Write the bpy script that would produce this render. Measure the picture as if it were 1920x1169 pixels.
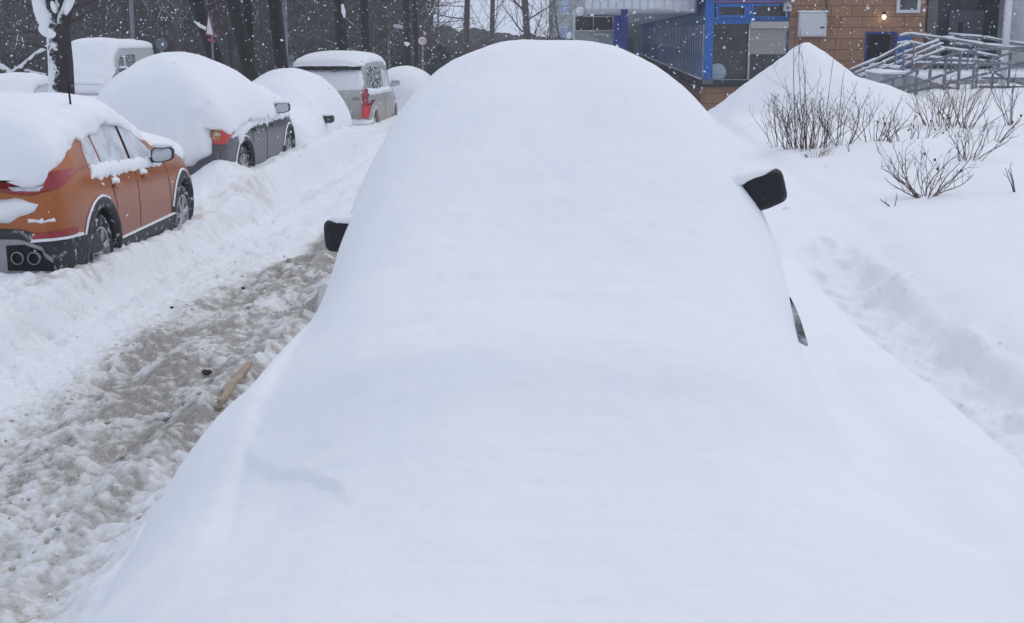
import bpy, bmesh, math, random
import numpy as np
from mathutils import Vector, Matrix
from mathutils.bvhtree import BVHTree
R_=math.radians
random.seed(7)
scene=bpy.context.scene
for o in list(bpy.data.objects): bpy.data.objects.remove(o)
# ------------------------------------------------------------------ camera
CAMH=2.4; FPX=2400.0
PITCH=math.atan((584.5-65)/FPX); YAW=math.atan(150*math.cos(PITCH)/FPX)
cd=bpy.data.cameras.new('camera'); cam=bpy.data.objects.new('camera',cd); scene.collection.objects.link(cam)
cam.location=(0,0,CAMH); cam.rotation_euler=(math.pi/2-PITCH,0,YAW)
cd.sensor_width=36; cd.lens=FPX/1920*36; cd.clip_start=.05; cd.clip_end=2000
scene.camera=cam
# ------------------------------------------------------------------ light
SUN_EL=R_(52); SUN_AZ=R_(35)
world=bpy.data.worlds.new("World"); scene.world=world; world.use_nodes=True
nt=world.node_tree; nt.nodes.clear()
sky=nt.nodes.new('ShaderNodeTexSky'); sky.sky_type='NISHITA'; sky.sun_disc=False
sky.sun_elevation=SUN_EL; sky.sun_rotation=SUN_AZ; sky.air_density=1.0; sky.dust_density=6; sky.ozone_density=1.5
hs=nt.nodes.new('ShaderNodeMix'); hs.data_type='RGBA'; hs.inputs[0].default_value=.86
hs.inputs[7].default_value=(6.45,7.15,8.6,1)      # even cloud deck
nt.links.new(sky.outputs[0],hs.inputs[6])
bg=nt.nodes.new('ShaderNodeBackground'); bg.inputs[1].default_value=.10
out=nt.nodes.new('ShaderNodeOutputWorld')
nt.links.new(hs.outputs[2],bg.inputs[0]); nt.links.new(bg.outputs[0],out.inputs[0])
sd=bpy.data.lights.new('sun','SUN'); sd.energy=.55; sd.angle=R_(35); sd.color=(1,.97,.94)
sun=bpy.data.objects.new('sun',sd); scene.collection.objects.link(sun)
sun.rotation_euler=(math.pi/2-SUN_EL,0,math.pi-SUN_AZ+R_(0))
scene.view_settings.view_transform='Standard'; scene.view_settings.look='None'
scene.view_settings.exposure=0.0; scene.view_settings.gamma=1
try: scene.cycles.volume_bounces=1
except Exception: pass

# ------------------------------------------------------------------ projection helpers (photo pixel -> place in the world)
_F=Vector((-math.sin(YAW)*math.cos(PITCH),math.cos(YAW)*math.cos(PITCH),-math.sin(PITCH)))
_Rr=Vector((math.cos(YAW),math.sin(YAW),0)); _U=_Rr.cross(_F)
def ray(px,py): return _F+_Rr*((px-960)/FPX)+_U*((584.5-py)/FPX)
def at(px,py,Y): r=ray(px,py); return r*(Y/r.y)+Vector((0,0,CAMH))
def atz(px,py,z): r=ray(px,py); return r*((z-CAMH)/r.z)+Vector((0,0,CAMH))
# ------------------------------------------------------------------ materials
def new_mat(name):
    m=bpy.data.materials.new(name); m.use_nodes=True
    return m,m.node_tree,m.node_tree.nodes['Principled BSDF']
def noise(nt,scale,detail=4,rough=.55,coord='Object',vec=None):
    tc=nt.nodes.new('ShaderNodeTexCoord'); n=nt.nodes.new('ShaderNodeTexNoise')
    n.inputs['Scale'].default_value=scale; n.inputs['Detail'].default_value=detail; n.inputs['Roughness'].default_value=rough
    if vec:
        mp=nt.nodes.new('ShaderNodeMapping'); mp.inputs['Scale'].default_value=vec
        nt.links.new(tc.outputs[coord],mp.inputs[0]); nt.links.new(mp.outputs[0],n.inputs[0])
    else: nt.links.new(tc.outputs[coord],n.inputs[0])
    return n.outputs[0]
def ramp(nt,src,stops):
    r=nt.nodes.new('ShaderNodeValToRGB'); nt.links.new(src,r.inputs[0])
    el=r.color_ramp.elements
    while len(el)<len(stops): el.new(.5)
    for e,(p,c) in zip(el,stops): e.position=p; e.color=(*c,1) if len(c)==3 else c
    return r.outputs[0]
def mixc(nt,fac,a,b):
    m=nt.nodes.new('ShaderNodeMix'); m.data_type='RGBA'
    for i,v in ((0,fac),(6,a),(7,b)):
        if isinstance(v,(int,float)): m.inputs[i].default_value=v
        elif isinstance(v,tuple): m.inputs[i].default_value=(*v,1)
        else: nt.links.new(v,m.inputs[i])
    return m.outputs[2]
def math_(nt,op,a,b=0.0,clamp=False):
    m=nt.nodes.new('ShaderNodeMath'); m.operation=op; m.use_clamp=clamp
    for i,v in ((0,a),(1,b)):
        if isinstance(v,(int,float)): m.inputs[i].default_value=v
        else: nt.links.new(v,m.inputs[i])
    return m.outputs[0]
def bump(nt,b,h,strength,dist,prev=None):
    n=nt.nodes.new('ShaderNodeBump'); n.inputs['Strength'].default_value=strength; n.inputs['Distance'].default_value=dist
    nt.links.new(h,n.inputs['Height'])
    if prev: nt.links.new(prev,n.inputs['Normal'])
    if b: nt.links.new(n.outputs[0],b.inputs['Normal'])
    return n.outputs[0]
def simple(name,col,rough=.5,metal=0,var=.12,scale=6,coat=0,spec=.5,bmp=0,vec=None):
    m,nt,b=new_mat(name)
    n=noise(nt,scale,5,.6,vec=vec)
    c=ramp(nt,n,[(.3,tuple(x*(1-var) for x in col)),(.7,tuple(min(1,x*(1+var)) for x in col))])
    nt.links.new(c,b.inputs['Base Color'])
    b.inputs['Roughness'].default_value=rough; b.inputs['Metallic'].default_value=metal
    b.inputs['Coat Weight'].default_value=coat; b.inputs['Specular IOR Level'].default_value=spec
    if bmp: bump(nt,b,n,bmp,.01)
    return m
SNOWC=(.875,.885,.905)
def snow_mat(name='snow',bs=1.0):
    m,nt,b=new_mat(name)
    n1=noise(nt,1.3,4,.5); n2=noise(nt,260,3,.7); n3=noise(nt,9,5,.55)
    c=ramp(nt,n1,[(.3,(.855,.868,.90)),(.7,(.90,.905,.915))])
    nt.links.new(c,b.inputs['Base Color'])
    b.inputs['Roughness'].default_value=.75; b.inputs['Specular IOR Level'].default_value=.25
    p=bump(nt,None,n3,.35*bs,.012); bump(nt,b,n2,.18*bs,.003,p)
    return m
M={}
M['snow']=snow_mat()
def ground_mat():
    m,nt,b=new_mat('snow_and_slush')
    at_=nt.nodes.new('ShaderNodeAttribute'); at_.attribute_name='dirt_shade'
    at2=nt.nodes.new('ShaderNodeAttribute'); at2.attribute_name='rough'
    n0=noise(nt,3.2,5,.6); n1=noise(nt,26,6,.65); n2=noise(nt,90,4,.7); n3=noise(nt,260,3,.7)
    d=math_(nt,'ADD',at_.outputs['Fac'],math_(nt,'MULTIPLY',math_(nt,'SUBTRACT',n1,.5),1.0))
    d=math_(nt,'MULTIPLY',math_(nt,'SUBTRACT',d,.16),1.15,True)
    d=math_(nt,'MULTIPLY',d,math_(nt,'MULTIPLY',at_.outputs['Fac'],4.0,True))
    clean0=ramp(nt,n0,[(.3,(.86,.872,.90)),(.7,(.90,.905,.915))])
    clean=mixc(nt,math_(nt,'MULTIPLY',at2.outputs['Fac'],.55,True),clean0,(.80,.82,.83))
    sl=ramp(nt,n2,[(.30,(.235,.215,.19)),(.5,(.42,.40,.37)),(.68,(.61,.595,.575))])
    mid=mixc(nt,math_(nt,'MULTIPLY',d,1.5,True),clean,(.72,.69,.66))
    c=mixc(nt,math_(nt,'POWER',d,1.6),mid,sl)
    wet_shade=math_(nt,'MULTIPLY',math_(nt,'SUBTRACT',at_.outputs['Fac'],.95),1.2,True); wet_shade=math_(nt,'MULTIPLY',wet_shade,math_(nt,'ADD',math_(nt,'MULTIPLY',n1,1.6),-.25,True),True); c=mixc(nt,wet_shade,c,(.24,.22,.185))  # wet grit in the hollows, with crevice shade painted into the colour
    nt.links.new(c,b.inputs['Base Color']); b.inputs['Roughness'].default_value=.7
    b.inputs['Specular IOR Level'].default_value=.3
    r=at2.outputs['Fac']
    h=math_(nt,'ADD',math_(nt,'MULTIPLY',n1,1.0),math_(nt,'MULTIPLY',n2,.5))
    h=math_(nt,'MULTIPLY',h,math_(nt,'ADD',r,.035))
    p=bump(nt,None,h,.8,.014); n5=noise(nt,11,5,.6); p=bump(nt,None,n5,.30,.012,p); bump(nt,b,n3,.42,.004,p)
    return m
M['ground']=ground_mat()
def dusted(name,col,rough,amount=.5,scale=14,coat=0,metal=0,snowc=(.8,.82,.85),hard=.06,z0=None,spec=.5):
    "a painted or plastic surface with wind-blown snow specks lying on it"
    m,nt,b=new_mat(name)
    n=noise(nt,scale,8,.7)
    t=1-amount
    f=ramp(nt,n,[(max(0,.25+t*.5-hard),(0,0,0)),(min(1,.25+t*.5+hard),(1,1,1))])
    n2=noise(nt,4,4,.5)
    base=ramp(nt,n2,[(.3,tuple(x*.85 for x in col)),(.7,tuple(x*1.12 for x in col))])
    c=mixc(nt,f,base,snowc); nt.links.new(c,b.inputs['Base Color'])
    rr=nt.nodes.new('ShaderNodeMix'); rr.inputs[2].default_value=rough; rr.inputs[3].default_value=.85
    nt.links.new(f,rr.inputs[0]); nt.links.new(rr.outputs[0],b.inputs['Roughness'])
    b.inputs['Coat Weight'].default_value=coat; b.inputs['Metallic'].default_value=metal; b.inputs['Specular IOR Level'].default_value=spec
    bump(nt,b,f,.5,.004)
    return m
def paint(name,col,salt,zs=(.35,1.0),dust=.15,scale=3.0,streak=(1,1,.5),side=-1):
    "car paint with a film of dried road salt on the lower panels and snow specks"
    m,nt,b=new_mat(name)
    tc=nt.nodes.new('ShaderNodeTexCoord'); sx=nt.nodes.new('ShaderNodeSeparateXYZ'); nt.links.new(tc.outputs['Object'],sx.inputs[0])
    n=noise(nt,scale,6,.6,vec=streak); nf=noise(nt,60,5,.7)
    zf=nt.nodes.new('ShaderNodeMapRange'); zf.inputs[1].default_value=zs[1]; zf.inputs[2].default_value=zs[0]
    nt.links.new(sx.outputs[2],zf.inputs[0])
    f=math_(nt,'ADD',zf.outputs[0],math_(nt,'MULTIPLY',math_(nt,'SUBTRACT',n,.5),.7))
    f=math_(nt,'MULTIPLY',f,1.0,True); f=math_(nt,'MULTIPLY',f,.72)
    ax=math_(nt,'ABSOLUTE',sx.outputs[0]); mr=nt.nodes.new('ShaderNodeMapRange'); mr.inputs[1].default_value=side; mr.inputs[2].default_value=side+.05; nt.links.new(ax,mr.inputs[0])
    f=math_(nt,'MULTIPLY',f,mr.outputs[0]); c=mixc(nt,f,col,salt)
    sp=ramp(nt,nf,[(.70-dust*.5,(0,0,0)),(.73-dust*.5,(1,1,1))])
    c=mixc(nt,math_(nt,'MULTIPLY',sp,.6),c,(.75,.77,.8))
    nt.links.new(c,b.inputs['Base Color'])
    rr=math_(nt,'ADD',math_(nt,'MULTIPLY',f,.5),.28); nt.links.new(rr,b.inputs['Roughness'])
    b.inputs['Metallic'].default_value=.15; b.inputs['Coat Weight'].default_value=.35; b.inputs['Coat Roughness'].default_value=.2
    bump(nt,b,sp,.3,.003)
    return m
M['orange']=paint('orange_paint',(.385,.102,.010),(.30,.16,.145),(.40,.98),side=.84,dust=.1)
M['greycar']=paint('dark_grey_paint',(.042,.046,.054),(.15,.15,.16),(.3,.9),dust=.2)
M['silver']=paint('silver_paint',(.46,.455,.44),(.22,.165,.10),(.40,1.25),dust=.15,scale=1.6,streak=(1,1,.35))
M['whitecar']=paint('white_paint',(.62,.63,.65),(.5,.5,.5),(.3,.8))
M['rubber']=dusted('tyre_rubber',(.02,.02,.022),.8,.30,16)
M['rim']=dusted('alloy_rim',(.35,.36,.38),.45,.34,20,metal=.5)
M['plastic']=dusted('black_plastic',(.022,.023,.026),.55,.25,12)
M['cleanplastic']=dusted('grained_black_plastic',(.012,.013,.016),.6,.12,60,spec=.3)
M['glass_frost']=dusted('frosted_window',(.16,.18,.20),.2,.78,5,hard=.18,snowc=(.66,.69,.74))
M['glass_dark']=dusted('dark_window',(.02,.022,.03),.08,.40,22)
M['glass_spots']=dusted('window_with_snow_flecks',(.02,.022,.03),.08,.42,15,hard=.05)
M['mirror_glass']=simple('mirror_glass',(.5,.53,.57),.1,.9,.05)
M['redlens']=dusted('red_lens',(.30,.006,.010),.15,.08,9,coat=.6)
M['brightred']=dusted('bright_red_lens',(.62,.02,.015),.15,.06,9,coat=.6)
M['amber']=dusted('amber_lens',(.42,.17,.05),.2,.3,14,coat=.5)
M['clearlens']=dusted('clear_lens',(.55,.56,.6),.15,.4,14,coat=.5)
M['chrome']=simple('chrome',(.22,.22,.23),.25,1,.05)
M['skid']=simple('grey_skid_plate',(.30,.30,.31),.5,.3)
M['black']=simple('black_void',(.006,.006,.007),.9,0,.1)
def bark_mat(name,col,snowamt,wind=(-.9,-.35,.15)):
    m,nt,b=new_mat(name)
    n=noise(nt,16,8,.7,vec=(1,1,.25)); n2=noise(nt,7,6,.75)
    c=ramp(nt,n,[(.3,tuple(x*.45 for x in col)),(.55,col),(.75,tuple(x*1.7 for x in col))])
    geo=nt.nodes.new('ShaderNodeNewGeometry'); dp=nt.nodes.new('ShaderNodeVectorMath'); dp.operation='DOT_PRODUCT'
    dp.inputs[1].default_value=wind; nt.links.new(geo.outputs['Normal'],dp.inputs[0])
    f=math_(nt,'ADD',math_(nt,'MULTIPLY',dp.outputs['Value'],.28),math_(nt,'SUBTRACT',n2,1-snowamt))
    f=math_(nt,'MULTIPLY',f,14,True)
    c=mixc(nt,f,c,(.80,.82,.86)); nt.links.new(c,b.inputs['Base Color']); b.inputs['Roughness'].default_value=.9
    bump(nt,b,n,.8,.03)
    return m
M['bark']=bark_mat('dark_bark',(.017,.014,.013),.13)
M['barksnow']=bark_mat('snow_plastered_bark',(.034,.030,.028),.40)
M['barkbrown']=bark_mat('brown_bark',(.085,.062,.055),.20)
M['barkgrey']=bark_mat('grey_bark',(.12,.10,.10),.2)
M['twig']=bark_mat('twig',(.060,.045,.042),.22,(0,0,1))
M['rosetwig']=simple('rose_twig',(.085,.05,.045),.8,0,.4,30)
M['redtwig']=simple('reddish_twig',(.07,.025,.022),.8,0,.4,30)
M['tantwig']=simple('tan_twig',(.19,.11,.065),.8,0,.4,30)
M['rosehip']=simple('dry_rosehip',(.045,.018,.015),.7,0,.4,30)
M['blue']=dusted('blue_painted_metal',(.004,.12,.46),.4,.12,20)
M['navy']=dusted('navy_painted_metal',(.010,.030,.20),.45,.14,20)
M['bluegrey']=dusted('blue_grey_bars',(.016,.085,.30),.5,.08,20)
M['galv']=dusted('galvanised_rail',(.15,.165,.19),.45,.26,9,metal=.3)
M['concrete']=simple('concrete',(.36,.37,.385),.85,0,.15,5,bmp=.2)
M['darkconcrete']=simple('dark_concrete',(.15,.15,.155),.85,0,.25,4,bmp=.2)
M['lightwall']=simple('pale_render',(.46,.46,.465),.85,0,.1,2,bmp=.1)
M['whitemetal']=simple('white_enamel',(.62,.64,.66),.4,0,.06,3)
M['cream']=simple('cream_trim',(.46,.43,.38),.5,0,.08,5)
M['brown']=simple('dark_brown_panel',(.030,.022,.026),.5,0,.2,8)
M['ledge']=simple('dark_ledge',(.018,.019,.026),.6,0,.3,8)
M['wood']=simple('raw_timber',(.40,.31,.22),.8,0,.25,14,vec=(1,1,6))
M['beigestrip']=simple('dirty_beige_strip',(.50,.41,.32),.6,0,.15,8)
M['bark_debris']=simple('dark_debris',(.03,.025,.02),.9,0,.4,30)
def tile_mat():
    m,nt,b=new_mat('tan_facade_tiles')
    tc=nt.nodes.new('ShaderNodeTexCoord'); mp=nt.nodes.new('ShaderNodeMapping'); mp.inputs['Rotation'].default_value=(math.pi/2,0,0)
    nt.links.new(tc.outputs['Object'],mp.inputs[0])
    br=nt.nodes.new('ShaderNodeTexBrick'); nt.links.new(mp.outputs[0],br.inputs[0])
    br.inputs['Scale'].default_value=1; br.inputs['Brick Width'].default_value=.62; br.inputs['Row Height'].default_value=.325
    br.inputs['Mortar Size'].default_value=.012; br.inputs['Mortar Smooth'].default_value=.2
    br.inputs['Color1'].default_value=(.31,.155,.080,1); br.inputs['Color2'].default_value=(.38,.20,.11,1); br.inputs['Mortar'].default_value=(.075,.045,.03,1)
    n=noise(nt,5,6,.65); c=mixc(nt,math_(nt,'MULTIPLY',n,.45),br.outputs[0],(.26,.135,.075))
    nt.links.new(c,b.inputs['Base Color']); b.inputs['Roughness'].default_value=.8
    bump(nt,b,br.outputs['Fac'],-.6,.02)
    return m
M['tiles']=tile_mat()
def stripes(name,col,dark,scale,axis=2,rough=.5,soft=(.35,.5)):
    m,nt,b=new_mat(name)
    tc=nt.nodes.new('ShaderNodeTexCoord'); sx=nt.nodes.new('ShaderNodeSeparateXYZ'); nt.links.new(tc.outputs['Object'],sx.inputs[0])
    s=math_(nt,'FRACT',math_(nt,'MULTIPLY',sx.outputs[axis],scale))
    f=math_(nt,'PINGPONG',s,.5)
    c=ramp(nt,f,[(.0,dark),(.12,dark),(.2,col)]); n=noise(nt,3,4,.6)
    c=mixc(nt,math_(nt,'MULTIPLY',n,.35),c,tuple(x*.8 for x in col))
    nt.links.new(c,b.inputs['Base Color']); b.inputs['Roughness'].default_value=rough
    bump(nt,b,f,.5,.02)
    return m
M['shutter']=stripes('roller_shutter_slats',(.40,.38,.345),(.24,.225,.20),18,2)
M['fascia']=stripes('corrugated_fascia',(.60,.63,.66),(.42,.45,.49),5,0)
M['soffit']=stripes('soffit_panels',(.66,.68,.72),(.52,.55,.60),.7,1)
def winglass():
    m,nt,b=new_mat('shop_window_glass')
    n=noise(nt,1.2,6,.6); n2=noise(nt,30,5,.7)
    c=ramp(nt,n,[(.35,(.016,.017,.018)),(.55,(.045,.048,.052)),(.7,(.10,.105,.115))])
    nt.links.new(c,b.inputs['Base Color']); b.inputs['Roughness'].default_value=.12; b.inputs['Specular IOR Level'].default_value=.5
    return m
M['shopglass']=winglass()
M['palepane']=simple('pale_blue_grey_glazing',(.34,.45,.66),.25,0,.3,1.1)
M['bulb']=None
m,nt_,b=new_mat('lit_bulb'); b.inputs['Emission Color'].default_value=(1,.86,.6,1); b.inputs['Emission Strength'].default_value=9; M['bulb']=m
M['signwhite']=simple('sign_white',(.75,.75,.76),.5,0,.04); M['signred']=simple('sign_red',(.36,.09,.09),.5,0,.1); M['signgrey']=simple('sign_back_grey',(.13,.15,.18),.5,.2,.15)
M['ink']=simple('sign_black',(.02,.02,.02),.6)
M['plate']=simple('pale_blue_disc',(.42,.50,.56),.5,0,.12,9); M['plateink']=simple('faded_blue_lettering',(.20,.29,.38),.6)
M['scoured']=simple('weathered_pole',(.20,.21,.24),.6,.2,.15)
def forest_mat():
    m,nt,b=new_mat('bare_branch_tangle')
    n=noise(nt,1.5,9,.75,vec=(1.6,1.6,.6)); n2=noise(nt,6,8,.8)
    c=ramp(nt,math_(nt,'ADD',math_(nt,'MULTIPLY',n,.55),math_(nt,'MULTIPLY',n2,.45)),[(.36,(.030,.025,.027)),(.5,(.075,.064,.068)),(.60,(.15,.135,.14)),(.70,(.36,.36,.38))])
    nt.links.new(c,b.inputs['Base Color']); b.inputs['Roughness'].default_value=.95
    bump(nt,b,n2,1,.3)
    return m
M['forest']=forest_mat()
# ------------------------------------------------------------------ object helpers
COL=scene.collection
def tag(o,label=None,cat=None,group=None,kind=None):
    if label: o['label']=label
    if cat: o['category']=cat
    if group: o['group']=group
    if kind: o['kind']=kind
    return o
def thing(name,label,cat,loc=(0,0,0),rz=0,group=None):
    o=bpy.data.objects.new(name,None); COL.objects.link(o); o.location=loc; o.rotation_euler=(0,0,rz); o.empty_display_size=.2
    return tag(o,label,cat,group)
class MB:
    def __init__(s): s.v=[]; s.f=[]; s.m=[]
    def add(s,vs,fs,mi=0):
        k=len(s.v); s.v+=[tuple(p) for p in vs]; s.f+=[tuple(i+k for i in f) for f in fs]; s.m+=[mi]*len(fs)
    def box(s,a,b,mi=0):
        x0,y0,z0=a; x1,y1,z1=b
        s.add([(x0,y0,z0),(x1,y0,z0),(x1,y1,z0),(x0,y1,z0),(x0,y0,z1),(x1,y0,z1),(x1,y1,z1),(x0,y1,z1)],
              [(0,3,2,1),(4,5,6,7),(0,1,5,4),(1,2,6,5),(2,3,7,6),(3,0,4,7)],mi); return s
    def tube(s,pts,rad,n=8,mi=0,cap=True):
        pts=[Vector(p) for p in pts]
        if not hasattr(rad,'__len__'): rad=[rad]*len(pts)
        vs=[];fs=[]; prev=None
        for i,p in enumerate(pts):
            d=(pts[min(i+1,len(pts)-1)]-pts[max(i-1,0)])
            if d.length<1e-9: d=Vector((0,0,1))
            d.normalize()
            if prev is None:
                a=Vector((1,0,0)) if abs(d.x)<.8 else Vector((0,1,0)); u=d.cross(a).normalized()
            else:
                u=(prev-d*prev.dot(d)); u=u.normalized() if u.length>1e-6 else d.orthogonal().normalized()
            prev=u; w=d.cross(u)
            for k in range(n):
                a=2*math.pi*k/n; vs.append(p+(u*math.cos(a)+w*math.sin(a))*rad[i])
        for i in range(len(pts)-1):
            for k in range(n):
                fs.append((i*n+k,i*n+(k+1)%n,(i+1)*n+(k+1)%n,(i+1)*n+k))
        if cap: fs.append(tuple(range(n-1,-1,-1))); fs.append(tuple(range((len(pts)-1)*n,len(pts)*n)))
        s.add(vs,fs,mi); return s
    def lathe(s,prof,c=(0,0,0),axis='z',n=32,mi=0):
        vs=[];fs=[]
        for r,h in prof:
            for k in range(n):
                a=2*math.pi*k/n; p=(r*math.cos(a),r*math.sin(a),h)
                if axis=='x': p=(h,p[0],p[1])
                elif axis=='y': p=(p[0],h,p[1])
                vs.append((p[0]+c[0],p[1]+c[1],p[2]+c[2]))
        for i in range(len(prof)-1):
            for k in range(n): fs.append((i*n+k,i*n+(k+1)%n,(i+1)*n+(k+1)%n,(i+1)*n+k))
        s.add(vs,fs,mi); return s
    def blob(s,c,r,mi=0,sub=1,jit=.15,rng=random):
        bm=bmesh.new(); bmesh.ops.create_icosphere(bm,subdivisions=sub,radius=1)
        vs=[(c[0]+v.co.x*r[0]*(1+rng.uniform(-jit,jit)),c[1]+v.co.y*r[1]*(1+rng.uniform(-jit,jit)),c[2]+v.co.z*r[2]*(1+rng.uniform(-jit,jit))) for v in bm.verts]
        fs=[tuple(v.index for v in f.verts) for f in bm.faces]; bm.free(); s.add(vs,fs,mi); return s
    def prism(s,poly,y0,y1,mi=0):   # polygon in x,z
        n=len(poly); vs=[(x,y0,z) for x,z in poly]+[(x,y1,z) for x,z in poly]
        s.add(vs,[tuple(range(n)),tuple(range(2*n-1,n-1,-1))]+[(i,i+n,(i+1)%n+n,(i+1)%n) for i in range(n)],mi); return s
def link(name,mb,mats,parent=None,smooth=False,world=False,bevel=0,sub=0):
    me=bpy.data.meshes.new(name)
    v=mb.v
    if world and parent is not None:
        L=parent.location; v=[(p[0]-L.x,p[1]-L.y,p[2]-L.z) for p in v]
    me.from_pydata(v,[],mb.f)
    if not isinstance(mats,(list,tuple)): mats=[mats]
    for m in mats: me.materials.append(m)
    if len(mats)>1: me.polygons.foreach_set('material_index',mb.m)
    bm=bmesh.new(); bm.from_mesh(me); bmesh.ops.recalc_face_normals(bm,faces=bm.faces); bm.to_mesh(me); bm.free()
    if smooth: me.polygons.foreach_set('use_smooth',[True]*len(me.polygons))
    me.update()
    o=bpy.data.objects.new(name,me); COL.objects.link(o)
    if parent is not None: o.parent=parent
    if bevel:
        b=o.modifiers.new('b','BEVEL'); b.width=bevel; b.segments=2; b.limit_method='ANGLE'
    if sub:
        b=o.modifiers.new('s','SUBSURF'); b.levels=sub; b.render_levels=sub
    return o
# ------------------------------------------------------------------ numpy noise
_rs=np.random.RandomState(5); _perm=_rs.permutation(512); _perm=np.concatenate([_perm,_perm]); _ang=_rs.rand(512)*2*np.pi
_gx=np.cos(_ang); _gy=np.sin(_ang)
def perlin(x,y,seed=0):
    x=x+seed*17.31; y=y+seed*9.77
    xi=np.floor(x).astype(int); yi=np.floor(y).astype(int); xf=x-xi; yf=y-yi
    u=xf*xf*xf*(xf*(xf*6-15)+10); v=yf*yf*yf*(yf*(yf*6-15)+10)
    def g(i,j,dx,dy):
        h=_perm[(_perm[(i&511)]+j)&511]; return _gx[h]*dx+_gy[h]*dy
    a=g(xi,yi,xf,yf); b=g(xi+1,yi,xf-1,yf); c=g(xi,yi+1,xf,yf-1); d=g(xi+1,yi+1,xf-1,yf-1)
    return (a+(b-a)*u)+((c+(d-c)*u)-(a+(b-a)*u))*v
def fbm(x,y,o=4,seed=0,gain=.5):
    s=0;a=1.0
    for i in range(o): s=s+a*perlin(x*2**i,y*2**i,seed+i*3); a*=gain
    return s
def billow(x,y,o=3,seed=0,gain=.5):
    s=0;a=1.0
    for i in range(o): s=s+a*(1-2*np.abs(perlin(x*2**i,y*2**i,seed+i*3))*1.4); a*=gain
    return s
def clumps(x,y,f,seed,fill=.75,asp=1.25,mask=None):
    "rounded irregular clods: returns height 0..1 and a random tone per clod"
    sh=x.shape; x=x.ravel(); y=y.ravel(); idx=np.arange(x.size) if mask is None else np.nonzero(mask.ravel()>.02)[0]
    X=x[idx]*f; Y=y[idx]*f/asp
    wx=.30*perlin(X*1.3,Y*1.3,seed+5); wy=.30*perlin(X*1.3,Y*1.3,seed+6); X=X+wx; Y=Y+wy
    xi=np.floor(X).astype(int); yi=np.floor(Y).astype(int); best=np.zeros(X.size); tone=np.full(X.size,.5)
    for di in (-1,0,1):
        for dj in (-1,0,1):
            h=_perm[(_perm[(xi+di+seed*7)&511]+yi+dj)&511]; h2=_perm[(h+91)&511]; h3=_perm[(h2+37)&511]; h4=_perm[(h3+11)&511]
            px=xi+di+h/512.; py=yi+dj+h2/512.; r=.35+.55*h3/512.; on=(h4/512.)<fill
            d2=((X-px)**2+(Y-py)**2)/(r*r); v=np.where(on,np.sqrt(np.clip(1-d2,0,1))*(.35+.65*h3/512.),0)
            m=v>best; best=np.where(m,v,best); tone=np.where(m,h4/512./fill,tone)
    A=np.zeros(sh).ravel(); B=np.full(A.size,.5); A[idx]=best; B[idx]=tone
    return A.reshape(sh),B.reshape(sh)
def sst(x,a,b):
    t=np.clip((x-a)/(b-a),0,1); return t*t*(3-2*t)
def pch(x,xs,ys):
    xs=np.asarray(xs,float);ys=np.asarray(ys,float); h=np.diff(xs);d=np.diff(ys)/h;m=np.zeros_like(ys)
    w1=2*h[1:]+h[:-1];w2=h[1:]+2*h[:-1]
    with np.errstate(all='ignore'): mm=(w1+w2)/(w1/d[:-1]+w2/d[1:])
    m[1:-1]=np.where(d[1:]*d[:-1]>0,mm,0)
    x=np.clip(x,xs[0],xs[-1]);i=np.clip(np.searchsorted(xs,x)-1,0,len(xs)-2); t=(x-xs[i])/h[i]
    return (2*t**3-3*t**2+1)*ys[i]+(t**3-2*t*t+t)*h[i]*m[i]+(3*t*t-2*t**3)*ys[i+1]+(t**3-t*t)*h[i]*m[i+1]
def lin(x,xs,ys): return np.interp(x,xs,ys)
# ------------------------------------------------------------------ the snow surface: road, banks, buried car, footpath, field, pile
YS=[0,2.5,3.3,3.9,4.3,4.8,5.3,5.8,6.3,6.9,7.6,8.3,9.2,9.8,10.4]
ZC=[.95,1.05,1.13,1.22,1.34,1.42,1.54,1.72,1.93,2.18,2.35,2.375,2.30,2.0,1.2]
XLs=[-1.0,-1.0,-1.04,-1.14,-1.2,-1.22,-1.24,-1.29,-1.34,-1.38,-1.4,-1.4,-1.35,-1.25,-1.1]
XRs=[.9,.9,.9,.92,.93,.94,.95,.99,1.01,1.0,.91,.87,.82,.74,.6]
PP=[2.2,2.2,2.4,3,4,4.5,4.5,4.2,3.9,3.4,2.9,2.7,2.5,2.5,2.5]
def smax(a,b,k):
    h=np.clip(.5+.5*(a-b)/k,0,1); return b*(1-h)+a*h+k*h*(1-h)
def car_hump(X,Y):
    zc=pch(Y,YS,ZC);l=pch(Y,YS,XLs);r=pch(Y,YS,XRs);p=pch(Y,YS,PP)
    c=(l+r)/2;w=(r-l)/2;a=np.clip(np.abs(X-c)/w,0,1)
    z=.75+(zc-.75)*(1-a**p)**.5
    z=np.where(a>=1,.75-1.6*(np.abs(X-c)-w),z)
    return np.where(Y>10.4,.3,z)
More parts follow.
